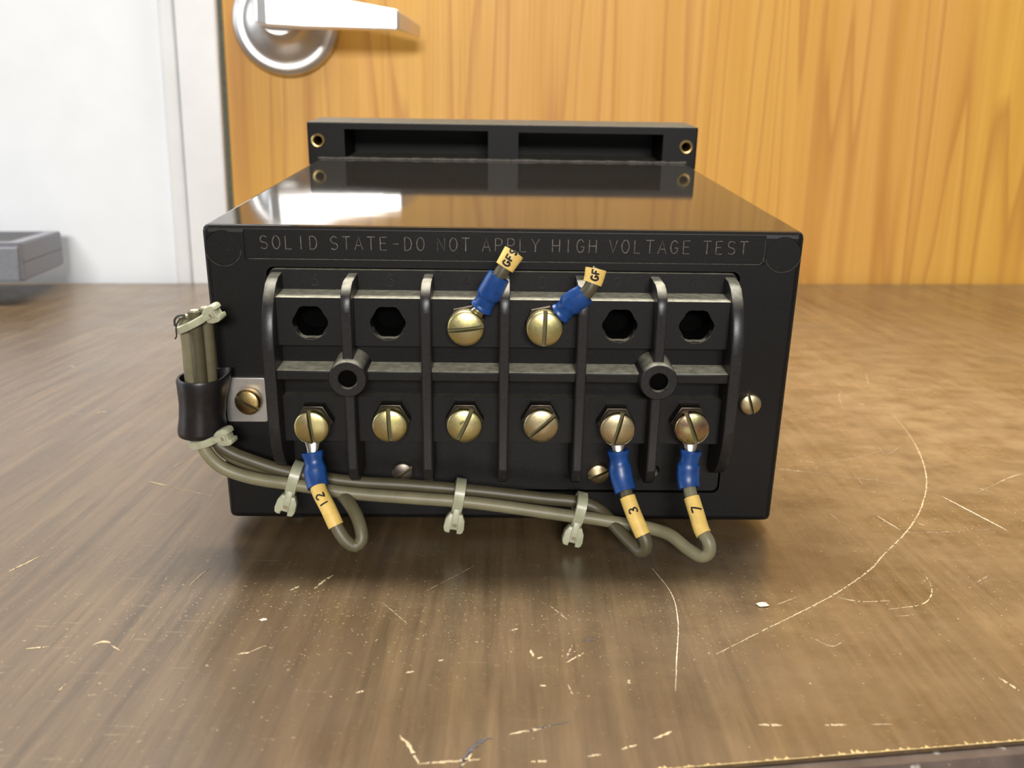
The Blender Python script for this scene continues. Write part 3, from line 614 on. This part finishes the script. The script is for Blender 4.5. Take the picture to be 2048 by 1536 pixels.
# barriers: arched tops and bottoms
def barrier_profile(end=False):
    zt, zb = 0.0738, 0.0168
    yf = -0.0140
    pts = [(0.001, zt)]
    if end:
        pts += [(-0.0030, zt - 0.0002), (-0.0065, zt - 0.0014), (-0.0098, zt - 0.0044), (-0.0122, zt - 0.0085), (-0.0136, zt - 0.0130), (yf, zt - 0.0175)]
        pts += [(yf, zb + 0.0175), (-0.0134, zb + 0.0125), (-0.0115, zb + 0.0075), (-0.0075, zb + 0.0028), (-0.0030, zb + 0.0005), (0.001, zb)]
    else:
        pts += [(-0.0080, zt - 0.0001), (-0.0105, zt - 0.0008), (-0.0125, zt - 0.0022), (-0.0136, zt - 0.0044), (yf, zt - 0.0070)]
        pts += [(yf, zb + 0.006), (-0.0128, zb + 0.0025), (-0.010, zb + 0.0005), (-0.005, zb), (0.001, zb)]
    return pts
RX7 = [-0.0612, -0.0407, -0.0203, 0.0001, 0.0204, 0.0407, 0.0611]
for i, x in enumerate(RX7):
    wv = 0.00155 if i in (0, 6) else 0.00135
    bm = bmesh.new(); prism(bm, barrier_profile(i in (0, 6)), 'x', x - wv, x + wv, bev=0.00045, seg=2)
    mk('barrier', bm, 'barrier', block, 35)
# horizontal cross rib with the two mounting bosses
for a, b in zip(RX7, RX7[1:]):
    mk('cross_rib', box(a + 0.0012, b - 0.0012, -0.0128, 0.001, 0.0478, 0.0506, bev=0.0004), 'block', block)
for x in (RX7[1], RX7[5]):
    bm = bmesh.new(); lathe(bm, [(0.0, 0.0142), (0.0024, 0.0142), (0.0024, 0.0157), (0.0027, 0.0160), (0.0047, 0.0160), (0.0050, 0.0156), (0.0052, -0.001), (0, -0.001)], 36, at_front(x, 0, 0.0493))
    mk('mounting_boss', bm, 'barrier', block, 40)
    bm = bmesh.new(); lathe(bm, [(0.00236, 0.0154), (0.0023, 0.0143), (0, 0.0143)], 28, at_front(x, 0, 0.0493)); mk('bore', bm, 'hole', block, 40)
for ch, x in zip('654321', TX):
    bm = bmesh.new(); s2, w2 = strokes(ch, 0.0021, 0, 0)
    for pl in s2: sweep(bm, [Vector((x - w2 / 2 + u, 0.00055, 0.0702 + v)) for u, v in pl], 0.00013, 5)
    mk('numeral', bm, 'numerals', block, 60)

# --- slotted screws
def screw_mesh(r, hgt, dome, slot, name):
    pr = [(r * 0.96, 0.0), (r, 0.0003), (r, hgt - dome * 0.5), (r * 0.975, hgt - dome * 0.22)]
    for k in range(6, -1, -1): pr.append((r * 0.94 * k / 6.0, hgt + dome * (1 - (k / 6.0) ** 2) * 0.75 - dome * 0.05))
    pr = [(0, 0)] + pr
    o = mk(name, lathe(bmesh.new(), pr, 40), 'brass', None, 32)
    c = mk('cutter', box(-r * 1.3, r * 1.3, -slot / 2, slot / 2, hgt - dome * 0.5 - r * 0.16, hgt + 0.01), 'brass', None, 0)
    cut(o, [c]); me = o.data
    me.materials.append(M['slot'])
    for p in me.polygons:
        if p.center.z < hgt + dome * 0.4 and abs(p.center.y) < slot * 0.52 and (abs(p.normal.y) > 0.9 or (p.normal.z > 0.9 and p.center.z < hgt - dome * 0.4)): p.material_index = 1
    bpy.data.objects.remove(o); return me
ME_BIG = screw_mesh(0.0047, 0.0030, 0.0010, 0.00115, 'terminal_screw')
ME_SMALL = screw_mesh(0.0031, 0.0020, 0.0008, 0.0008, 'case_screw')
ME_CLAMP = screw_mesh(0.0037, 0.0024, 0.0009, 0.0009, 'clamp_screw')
ME_CACHE = {}
def screw(name, me, mat, parent, x, y, z, ang, base=(0, 0, 0), tip=(0, 0)):
    k = (me.name, mat)
    if k not in ME_CACHE:
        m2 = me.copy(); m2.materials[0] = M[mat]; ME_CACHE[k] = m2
    o = bpy.data.objects.new(name, ME_CACHE[k]); COL.objects.link(o); o.parent = parent
    o.matrix_local = Matrix.Translation((x - base[0], y - base[1], z - base[2])) @ Matrix.Rotation(tip[0], 4, 'X') @ Matrix.Rotation(tip[1], 4, 'Z') @ TOCAM @ Matrix.Rotation(math.radians(ang), 4, 'Z')
    BASE[o.name] = base; return o
def hexnut(parent, x, z, y0, y1, r, rot=0.0, mat='nut'):
    bm = bmesh.new(); prism(bm, circle(x, z, r, 6, rot), 'y', y1, y0, bev=0.0002); return mk('hex_nut', bm, mat, relay, 30)
UP = [(931, 657, 'brass', 7), (1089, 658, 'brass', 90)]
LOW = [('brass', 96, (0.02, -0.03)), ('brass', 93, (0, 0)), ('brass', 66, (-0.02, 0.02)), ('brass_pale', 42, (0, 0)), ('brass_pale', 76, (0, 0)), ('brass_red', 112, (0, 0.0))]
big = []
for (p, mt, ang) in (((-0.00994, -0.01500, 0.06319), 'brass', 7), ((0.01037, -0.01500, 0.06328), 'brass', 88)):
    s_ = screw('terminal_screw', ME_BIG, mt, relay, p[0], -0.0125, p[2], ang); hexnut(relay, p[0], p[2], -0.0102, -0.0067, 0.0050, 0.2)
for p, (mt, ang, tip) in zip(((-0.05101, -0.01500, 0.03516), (-0.03025, -0.01500, 0.03579), (-0.01040, -0.01500, 0.03598), (0.01016, -0.01500, 0.03618), (0.03070, -0.01500, 0.03536), (0.05069, -0.01500, 0.03584)), LOW):
    s_ = screw('terminal_screw', ME_BIG, mt, relay, p[0], -0.0122, p[2], ang, tip=tip); hexnut(relay, p[0], p[2] + 0.0004, -0.0118, -0.0066, 0.0052, 0.0)
for p, mt, ang in (((0.06974, -0.00100, 0.03784), 'brass_pale', 106), ((-0.02865, 0.00000, 0.01554), 'grey_screw', 33), ((0.02791, 0.00000, 0.01556), 'brass_pale', 25)):
    screw('case_screw', ME_SMALL, mt, relay, p[0], 0.0008 if p[1] == 0 else 0.0002, p[2], ang)

# --- rear flange (the relay's bezel) with pockets and threaded inserts; it carries the back of the relay
FWH = 0.08388; fz1 = H + FH
bm = box(-FWH, FWH, D, D + 0.031, -FH - LIFT, fz1, bev=0.0008)
flange = mk('rear_flange', bm, 'flange', relay, 32)
cuts = []
for a, b in ((((-0.06797, 0.16428, 0.09882)), (-0.00642, 0.16428, 0.08841)), ((0.00660, 0.16428, 0.09841), (0.06901, 0.16428, 0.08838))):
    cuts.append(mk('cutter', box(a[0], b[0], D - 0.004, D + 0.029, H + 0.0002, max(a[2], a[2])), 'case', None, 0))
for p in ((-0.07932, 0.16428, 0.09390), (0.07905, 0.16428, 0.09336)):
    bm = bmesh.new(); prism(bm, circle(p[0], p[2], 0.0029, 28), 'y', D - 0.004, D + 0.018); cuts.append(mk('cutter', bm, 'case', None, 0))
for c in cuts: c.matrix_world = RM
bpy.context.view_layer.update(); cut(flange, cuts)
for p in ((-0.07932, 0.16428, 0.09390), (0.07905, 0.16428, 0.09336)):
    bm = bmesh.new(); lathe(bm, [(0.0028, -0.012), (0.0029, -0.012), (0.0029, 0.0004), (0.0026, 0.0006), (0.0020, 0.0004), (0.0018, -0.0004), (0.0018, -0.012), (0.0028, -0.012)], 28, at_front(p[0], D, p[2]))
    ins = mk('threaded_insert', bm, 'brass_dark', flange, 40); ins['label'] = 'brass threaded insert'
bm = bmesh.new(); prev = None
for i in range(81):
    t = i / 80; x = -0.0795 + 0.159 * t
    r_ = 0.00035 + 0.00035 * rnd.random()
    c = Vector((x, D - 0.0002, H + 0.0001)); bmv = [c + Vector((0, -r_ * 1.6, 0)), c + Vector((0, -r_ * .6, r_)), c + Vector((0, 0.0003, r_ * 1.3))]
    vs = [bm.verts.new(q) for q in bmv]
    if prev: bm.faces.new((prev[0], vs[0], vs[1], prev[1])); bm.faces.new((prev[1], vs[1], vs[2], prev[2]))
    prev = vs
mk('dust_line', bm, 'letters', flange, 60)

for s in (-1, 1):
    mk('foot', lathe(bmesh.new(), [(0.0, -LIFT - 0.0009), (0.0046, -LIFT - 0.0009), (0.005, -LIFT - 0.0004), (0.005, 0.0005), (0, 0.0005)], 24, Matrix.Translation((s * 0.062, 0.012, -0.0002))), 'case', relay)

# ================================================================== CABLE CLAMP
CB = Vector((-0.08286, -0.00700, 0.02975))
clamp = thing('cable_clamp', 'black cushioned cable clamp with steel tab holding grey wires to relay', 'clamp', RM, tuple(CB))
ca, cb_ = Vector((-0.08145, -0.00700, 0.04673)), Vector((-0.08283, -0.00700, 0.03005))
axis = (ca - cb_).normalized()
def clamp_ring(t, r, wob):
    c = cb_.lerp(ca, t); out = []
    for k in range(40):
        a = 2 * math.pi * k / 40
        rr = r * (1 + wob * math.cos(2 * a + 1))
        p_ = c + Vector((rr * 1.0 * math.cos(a), rr * 1.0 * math.sin(a), 0))
        tail = max(0.0, math.cos(a - math.radians(38))) ** 10          # towards the tab at the back right
        p_ += Vector((0.0020 * tail * max(0, t * 1.6 - .6), 0.0004 * tail, 0.0))
        p_.z += 0.0006 * math.cos(a) * (1 if t > .5 else -1) * 0 + 0.0012 * tail * (2 * t - 1)
        out.append(p_)
    return out
bm = bmesh.new(); prof = [(0.0, 0.0058), (0.02, 0.0064), (0.10, 0.00655), (0.30, 0.0061), (0.55, 0.0060), (0.80, 0.00635), (0.95, 0.0066), (1.0, 0.0063), (0.995, 0.0057), (0.85, 0.0053), (0.15, 0.0051), (0.0, 0.0058)]
rings = [[bm.verts.new(p) for p in clamp_ring(t, r, 0.0)] for t, r in prof[:-1]]; rings.append(rings[0])
for a, b in zip(rings, rings[1:]):
    for k in range(40): bm.faces.new((a[k], a[(k + 1) % 40], b[(k + 1) % 40], b[k]))
mk('cushion', bm, 'rubber', clamp, 60)
pa, pb = (-0.07744, -0.00060, 0.04424), (-0.06612, -0.00060, 0.03119)
bm = bmesh.new(); prism(bm, rrect(pa[0], pb[0], pb[2], pa[2], 0.0006, 3), 'y', -0.0013, -0.0001, bev=0.0001)
mk('tab', bm, 'steel', clamp, 32)['label'] = 'bare steel mounting tab'
p = (-0.07058, -0.00250, 0.03776); screw('clamp_screw', ME_CLAMP, 'brass_dark', clamp, p[0], -0.0013, p[2], -27, base=tuple(CB), tip=(0.0, -0.18))

# ================================================================== WIRES
WR = 0.00180
def cumlen(C):
    L = [0.0]
    for a, b in zip(C, C[1:]): L.append(L[-1] + (b - a).length)
    return L
def sub(C, a, b):
    L = cumlen(C); return [c for c, l in zip(C, L) if a <= l <= b]
def nearest(C, p):
    p = Vector(p); L = cumlen(C); i = min(range(len(C)), key=lambda k: (C[k] - p).length); return L[i]
def wrap_text(parent, C, r, text, cell, gap, start, reverse, mat='ink', wid=0.00025, clip=None):
    """ink on a sleeve: text runs along the sleeve, letters turned to its side"""
    L = cumlen(C); tot = L[-1]
    def at(s):
        s = min(max(s, 0), tot); i = 0
        while i < len(L) - 2 and L[i + 1] < s: i += 1
        f_ = (s - L[i]) / max(L[i + 1] - L[i], 1e-9); return C[i].lerp(C[i + 1], f_), (C[i + 1] - C[i]).normalized()
    st, wd = strokes(text, cell, gap, cell); bm = bmesh.new()
    for pl in st:
        dense = []
        for (u0, v0), (u1, v1) in zip(pl, pl[1:]):
            for q in range(3): dense.append((u0 + (u1 - u0) * q / 3, v0 + (v1 - v0) * q / 3))
        dense.append(pl[-1]); pts = []
        for u, v in dense:
            s = start - u if reverse else start + u
            if s > tot + 1e-6 or s < 0: continue
            c, t = at(s)
            if reverse: t = -t
            view = Vector((0.0, -1, 0.42)); nn = (view - t * view.dot(t)).normalized(); b = t.cross(nn)
            ang = -(v - 0.75 * cell) / r
            pts.append(c + nn * (r * math.cos(ang)) + b * (r * math.sin(ang)))
        if len(pts) > 1: sweep(bm, pts, wid, 5)
    return mk('marking', bm, mat, parent, 60)
def terminal(root, lug_c, C, l0, l1):
    """ring tongue under the screw plus blue barrel from arc length l0 to l1 of path C"""
    bar = sub(C, l0, l1); d = (bar[1] - bar[0]).normalized(); x0 = bar[0]
    side = d.cross(Vector((0, -1, 0))).normalized(); nrm = side.cross(d).normalized()
    lug_c = Vector(lug_c)
    bm = bmesh.new(); ring = lathe(bm, [(0.0024, -0.0004), (0.0046, -0.0004), (0.0046, 0.0004), (0.0024, 0.0004), (0.0024, -0.0004)], 28, Matrix.Translation(lug_c) @ TOCAM)
    a = lug_c + (x0 - lug_c).normalized() * 0.0035; b = x0 + d * 0.0025
    sd = (x0 - lug_c).cross(Vector((0, -1, 0))).normalized()
    vs = []
    for c, wv, th in ((a, 0.0021, 0.0004), (a.lerp(b, .35), 0.0017, 0.0006), (a.lerp(b, .6), 0.0016, 0.0012), (b, 0.0016, 0.0014)):
        vs.append([bm.verts.new(c + sd * (wv * math.cos(q * math.pi / 6)) + Vector((0, -1, 0)) * (th * math.sin(q * math.pi / 6))) for q in range(12)])
    for p_, q_ in zip(vs, vs[1:]):
        for k in range(12): bm.faces.new((p_[k], p_[(k + 1) % 12], q_[(k + 1) % 12], q_[k]))
    rt_ = mk('ring_terminal', bm, 'tin', root, 40)
    n = len(bar); Rr, Sq = [], []
    for i in range(n):
        t = i / (n - 1)
        kk = [(0, 0.00275), (0.06, 0.00278), (0.13, 0.00240), (0.33, 0.00238), (0.42, 0.00285), (0.55, 0.00286), (0.80, 0.00278), (0.93, 0.00268), (1.0, 0.00266)]
        for (t0, v0), (t1, v1) in zip(kk, kk[1:]):
            if t0 <= t <= t1: Rr.append(v0 + (v1 - v0) * (t - t0) / (t1 - t0)); break
    bm = bmesh.new(); shell_sweep(bm, bar, [r * 1.10 for r in Rr], [r * 0.80 for r in Rr], 16, squash=(0.80, 1.0))
    bl = mk('barrel', bm, 'blue', root, 24); bl['label'] = 'blue vinyl crimp barrel'
    return rt_
def lead(name, label, path, wmat, lug, bl0, bl1, sleeve, text, tcell, tstart, group):
    C = spline(path); root = thing(name, label, 'wire', RM, path[-1] if len(path) > 12 else path[0], group)
    mk('insulation', sweep(bmesh.new(), sub(C, bl0 + 0.002, 1e9), WR, 14), wmat, root, 60)
    terminal(root, lug, C, bl0, bl1)
    S = sub(C, sleeve[0], sleeve[1]); sl = mk('marker_sleeve', shell_sweep(bmesh.new(), S, 0.00212, 0.00180, 20), 'yellow', root, 60)
    sl['label'] = 'yellow wire marker sleeve'
    return root, C, S, sl

# left ends of the three leads: cut off in a bundle above the clamp
PA = [(0.05143, -0.01280, 0.02873), (0.05095, -0.01350, 0.02456), (0.05092, -0.01450, 0.02081), (0.05130, -0.01650, 0.01800), (0.05265, -0.02050, 0.01340), (0.05376, -0.02380, 0.00988), (0.05527, -0.02580, 0.00768), (0.05557, -0.02620, 0.00487), (0.05396, -0.02560, 0.00313), (0.05072, -0.02320, 0.00386), (0.04616, -0.01950, 0.00621), (0.04081, -0.01650, 0.00669), (0.03129, -0.01450, 0.00741), (0.02448, -0.01380, 0.00823), (0.01931, -0.01350, 0.00865), (0.01318, -0.01300, 0.00928), (-0.00847, -0.01250, 0.01211), (-0.02681, -0.01220, 0.01335), (-0.04216, -0.01200, 0.01451), (-0.05943, -0.01180, 0.01718), (-0.06617, -0.01150, 0.01804), (-0.07151, -0.01120, 0.01922), (-0.07672, -0.01100, 0.02136), (-0.07968, -0.01080, 0.02395), (-0.08177, -0.01040, 0.02749), (-0.08287, -0.00920, 0.03112), (-0.08398, -0.00760, 0.03709), (-0.08425, -0.00700, 0.04555), (-0.08403, -0.00700, 0.05545), (-0.08411, -0.00700, 0.06345)]
PB = [(0.03147, -0.01280, 0.02855), (0.03202, -0.01350, 0.02439), (0.03258, -0.01480, 0.02124), (0.03354, -0.01720, 0.01820), (0.03560, -0.02120, 0.01317), (0.03748, -0.02380, 0.00945), (0.03851, -0.02500, 0.00740), (0.03876, -0.02520, 0.00523), (0.03762, -0.02440, 0.00369), (0.03554, -0.02150, 0.00447), (0.03364, -0.01880, 0.00542), (0.03126, -0.01500, 0.00674), (0.02831, -0.01050, 0.00840), (0.02485, -0.00900, 0.00980), (0.01960, -0.00850, 0.01077), (0.01335, -0.00850, 0.01135), (-0.00859, -0.00850, 0.01383), (-0.02712, -0.00850, 0.01538), (-0.04262, -0.00850, 0.01634), (-0.06001, -0.00850, 0.01927), (-0.06922, -0.00840, 0.02235), (-0.07447, -0.00820, 0.02448), (-0.07816, -0.00800, 0.02692), (-0.08004, -0.00760, 0.03003), (-0.08106, -0.00900, 0.03766), (-0.08101, -0.00900, 0.04629), (-0.08083, -0.00900, 0.05611), (-0.08080, -0.00900, 0.06540)]
PC = [(-0.05176, -0.01280, 0.02734), (-0.05110, -0.01380, 0.02378), (-0.05073, -0.01500, 0.02151), (-0.04945, -0.01780, 0.01824), (-0.04662, -0.02120, 0.01461), (-0.04345, -0.02420, 0.00935), (-0.04120, -0.02500, 0.00649), (-0.03912, -0.02500, 0.00530), (-0.03752, -0.02450, 0.00684), (-0.03775, -0.02320, 0.00914), (-0.03894, -0.02080, 0.01146), (-0.04119, -0.01700, 0.01308), (-0.04450, -0.01150, 0.01362), (-0.04860, -0.00700, 0.01384), (-0.05305, -0.00550, 0.01479), (-0.06093, -0.00520, 0.01630), (-0.07030, -0.00500, 0.01955), (-0.07557, -0.00500, 0.02197), (-0.07875, -0.00480, 0.02446), (-0.08015, -0.00480, 0.02885), (-0.07983, -0.00620, 0.03658), (-0.07901, -0.00700, 0.04561), (-0.07865, -0.00720, 0.05557), (-0.07859, -0.00720, 0.06575)]
GR = 'leads bundled along the front of the relay'
def L_at(path, k):
    C = spline(path); return nearest(C, path[k])
WIRES = []
for path, nm, lb, wm, lug, txt, tc in ((PA, 'wire_lead', 'olive insulated wire with yellow sleeve marked 7, at the rightmost terminal', 'wire_light', (0.05129, -0.01240, 0.03477), '7', 0.00175),
        (PB, 'wire_lead', 'olive insulated wire with yellow sleeve marked 3, second terminal from the right', 'wire_dark', (0.03107, -0.01240, 0.03428), '3', 0.00150),
        (PC, 'wire_lead', 'olive insulated wire with yellow sleeve marked 12, looping below the leftmost lower terminal', 'wire', (-0.05157, -0.01240, 0.03408), 'l2', 0.00150)):
    C = spline(path)
    if path is PA: l0, l1, s0, s1, sx = nearest(C, (0.05143, -0.01280, 0.02873)), nearest(C, (0.05131, -0.01620, 0.01861)), nearest(C, (0.05161, -0.01750, 0.01684)), nearest(C, (0.05408, -0.02430, 0.00955)), 0.0055
    elif path is PB: l0, l1, s0, s1, sx = nearest(C, (0.03147, -0.01280, 0.02855)), nearest(C, (0.03341, -0.01700, 0.01855)), nearest(C, (0.03415, -0.01820, 0.01705)), nearest(C, (0.03772, -0.02420, 0.00907)), 0.0058
    else: l0, l1, s0, s1, sx = nearest(C, (-0.05176, -0.01280, 0.02734)), nearest(C, (-0.04975, -0.01750, 0.01869)), nearest(C, (-0.04961, -0.01750, 0.01869)), nearest(C, (-0.04399, -0.02380, 0.01062)), 0.0064
    root = thing(nm, lb, 'wire', RM, tuple(path[-1]), GR)
    mk('insulation', sweep(bmesh.new(), sub(C, l0 + 0.004, 1e9), WR, 14), wm, root, 60)
    terminal(root, lug, C, l0, l1)
    S = sub(C, s0, s1); sl = mk('marker_sleeve', shell_sweep(bmesh.new(), S, 0.00215, 0.00178, 20), 'yellow', root, 60); sl['label'] = 'yellow wire marker sleeve'
    wrap_text(sl, S, 0.00217, txt, tc, tc * 0.45, sx + (0.0 if len(txt) > 1 else -0.0008), True)
    # bared copper at the cut end
    e0 = C[-1]; dr = (C[-1] - C[-3]).normalized()
    mk('cut_end', sweep(bmesh.new(), [e0 - dr * 0.0002, e0 + dr * 0.0003], 0.0011, 12), 'copper', root, 40)
    if path is PA:
        bm = bmesh.new(); q = Vector((-0.08569, -0.00950, 0.06305))
        sweep(bm, spline([(-0.08291, -0.01050, 0.06417), (-0.08430, -0.01120, 0.06354), (-0.08519, -0.01150, 0.06160), (-0.08541, -0.01120, 0.05920), (-0.08589, -0.01120, 0.05838)]), 0.00022, 6)
        sweep(bm, spline([(-0.08286, -0.01050, 0.06471), (-0.08434, -0.01150, 0.06470), (-0.08535, -0.01150, 0.06361), (-0.08540, -0.01150, 0.06200)]), 0.0003, 6)
        mk('frayed_strand', bm, 'fray', root, 60)

SA = [(-0.00782, -0.01280, 0.06619), (-0.00601, -0.01320, 0.06818), (-0.00359, -0.01420, 0.07281), (-0.00147, -0.01460, 0.07694), (-0.00011, -0.01440, 0.07910), (0.00113, -0.01390, 0.08105), (0.00224, -0.01330, 0.08272)]
SB = [(0.01261, -0.01280, 0.06562), (0.01423, -0.01320, 0.06682), (0.01738, -0.01420, 0.07017), (0.02043, -0.01480, 0.07259), (0.02164, -0.01480, 0.07416), (0.02247, -0.01440, 0.07615), (0.02305, -0.01370, 0.07883)]
for path, lb, lug, txt, px_ in ((SA, 'cut-off wire stub with blue terminal, sleeve reading GF and part of a third letter', (-0.01003, -0.01240, 0.06243), 'GFS', 0), (SB, 'cut-off wire stub with blue terminal and short yellow sleeve, right of the other stub', (0.01051, -0.01240, 0.06252), 'GF', 1)):
    C = spline(path, 0.0004); tot = cumlen(C)[-1]
    root = thing('wire_stub', lb, 'wire', RM, tuple(path[0]), 'wire stubs cut off above the upper terminals')
    l0 = nearest(C, path[1]); l1 = nearest(C, path[3])
    mk('insulation', sweep(bmesh.new(), sub(C, l0 + 0.004, tot - 0.0006), WR * 0.98, 14), 'wire_dark', root, 60)
    terminal(root, lug, C, l0, l1)
    s0 = nearest(C, path[4]) if px_ == 0 else nearest(C, (0.02224, -0.01460, 0.07529))
    S = sub(C, s0, tot); sl = mk('marker_sleeve', shell_sweep(bmesh.new(), S, [0.00215 + 0.0003 * i / len(S) for i in range(len(S))], 0.00178, 20, squash=(0.85, 1.14)), 'yellow', root, 60); sl['label'] = 'yellow wire marker sleeve, cut off'
    wrap_text(sl, S, 0.00218, txt, 0.00122, 0.00034, 0.0005 if px_ == 0 else 0.0008, False)
    e0 = C[-1]; dr = (C[-1] - C[-3]).normalized()
    bm = bmesh.new()
    for q in range(14):
        a = rnd.uniform(0, 6.28); rr = 0.0012 * rnd.random() ** .5; o_ = Vector((rr * math.cos(a), rr * math.sin(a) * .6, -rr * math.cos(a) * .5))
        sweep(bm, [e0 + o_ - dr * 0.0008, e0 + o_ + dr * rnd.uniform(0.0001, 0.0004)], 0.00028, 6)
    mk('cut_strands', bm, 'copper', root, 40)

# ================================================================== CABLE TIES
def tie(label, cen, along, a_dir, ra, rb_, head_ang, hs=1.0, head_dir=None, wid=0.0031, group='natural nylon cable ties on the wires'):
    """strap: loop in the plane spanned by a_dir and b_dir (perp. to 'along'), head box at head_ang on the loop"""
    cen = Vector(cen); t = Vector(along).normalized(); a = Vector(a_dir); a = (a - t * a.dot(t)).normalized(); b = t.cross(a)
    root = thing('cable_tie', label, 'cable tie', RM, tuple(cen), group)
    bm = bmesh.new(); n = 44; th = 0.00085; rings = []
    for k in range(n):
        an = 2 * math.pi * k / n; e = 2.6
        ca_, sa_ = math.cos(an), math.sin(an)
        q = 1.0 / ((abs(ca_) ** e + abs(sa_) ** e) ** (1 / e))
        pi = a * (ca_ * q * ra) + b * (sa_ * q * rb_); po = a * (ca_ * q * (ra + th)) + b * (sa_ * q * (rb_ + th))
        rings.append([bm.verts.new(cen + v + t * s) for v, s in ((pi, -wid / 2), (po, -wid / 2 + .0002), (po, wid / 2 - .0002), (pi, wid / 2))])
    for k in range(n):
        p_, q_ = rings[k], rings[(k + 1) % n]
        for m_ in range(4): bm.faces.new((p_[m_], p_[(m_ + 1) % 4], q_[(m_ + 1) % 4], q_[m_]))
    mk('strap', bm, 'nylon', root, 45)
    an = math.radians(head_ang); e = 2.6; q = 1.0 / ((abs(math.cos(an)) ** e + abs(math.sin(an)) ** e) ** (1 / e))
    hc = cen + a * (math.cos(an) * q * (ra + 0.0012)) + b * (math.sin(an) * q * (rb_ + 0.0012))
    hd = (Vector(head_dir) if head_dir else (a * math.cos(an) + b * math.sin(an))); hd = (hd - t * hd.dot(t)).normalized(); hp = t.cross(hd)
    # head: waisted shield outline with a notch, strap tail cut off in the notch, pawl window
    o2 = [(-0.0018, -0.0006), (-0.0022, 0.0002), (-0.0027, 0.0012), (-0.0029, 0.0035), (-0.0026, 0.0046), (-0.0020, 0.0050), (-0.0010, 0.0050), (-0.0009, 0.0040), (0.0009, 0.0040), (0.0010, 0.0050), (0.0020, 0.0050), (0.0026, 0.0046), (0.0029, 0.0035), (0.0027, 0.0012), (0.0022, 0.0002), (0.0018, -0.0006)]
    bm = bmesh.new(); prism(bm, [(u * hs, v * hs) for u, v in o2], 'z', -0.0019 * hs, 0.0019 * hs, bev=0.00035 * hs)
    sg = -1 if hp.y > 0 else 1
    mt = Matrix(((t.x, hd.x, hp.x * sg, hc.x), (t.y, hd.y, hp.y * sg, hc.y), (t.z, hd.z, hp.z * sg, hc.z), (0, 0, 0, 1)))
    bmesh.ops.transform(bm, matrix=mt, verts=bm.verts[:]); mk('head', bm, 'nylon', root, 40)
    bm = box(-0.00095 * hs, 0.00095 * hs, -0.0030 * hs, 0.0037 * hs, 0.0017 * hs, 0.0024 * hs, bev=0.0002); bmesh.ops.transform(bm, matrix=mt, verts=bm.verts[:]); mk('strap_tail', bm, 'nylon', root, 40)
    bm = box(-0.00060 * hs, 0.00060 * hs, 0.0021 * hs, 0.0030 * hs, 0.0020 * hs, 0.00246 * hs); bmesh.ops.transform(bm, matrix=mt, verts=bm.verts[:]); mk('pawl_window', bm, 'slot_dark', root, 40)
    return root
def vdir(p, q): return (Vector(q) - Vector(p)).normalized()
Dn = (0, 0, -1)
for lb, c, w0_, w1_, skew in (('nylon cable tie beside the wire marked 12', (-0.05774, -0.00920, 0.01762), (-0.06892, -0.01000, 0.02111), (-0.04712, -0.01000, 0.01625), 0.25),
                       ('nylon cable tie at the middle of the wire bundle', (-0.01204, -0.01030, 0.01314), (-0.02696, -0.01030, 0.01472), (-0.00053, -0.01030, 0.01183), 0.17),
                       ('nylon cable tie nearest the wire marked 3', (0.02170, -0.01120, 0.00966), (0.01325, -0.01080, 0.01064), (0.02765, -0.01150, 0.00829), 0.17)):
    al = vdir(w0_, w1_) + Vector((0, 0, -skew * 0.35))
    tie(lb, c, al, Dn, 0.0039, 0.0037, -28, 1.0, head_dir=(-skew, -0.25, -1))
tie('nylon cable tie round the cut wire ends above the clamp', (-0.08129, -0.00680, 0.06220), vdir((-0.08197, -0.00680, 0.05541), (-0.08165, -0.00680, 0.06506)) + Vector((-0.55, 0.0, 0.0)), (1, -0.5, 0.5), 0.0046, 0.0044, -8, 0.82, head_dir=(1, -0.45, 0.75), wid=0.0021)
tie('nylon cable tie directly below the black clamp', (-0.08119, -0.00780, 0.02891), vdir((-0.07831, -0.00820, 0.02324), (-0.08136, -0.00780, 0.03278)) + Vector((-0.02, 0, 0.0)), (1, -0.5, 0.2), 0.0044, 0.0042, -8, 0.85, head_dir=(1, -0.35, 0.30), wid=0.0024)
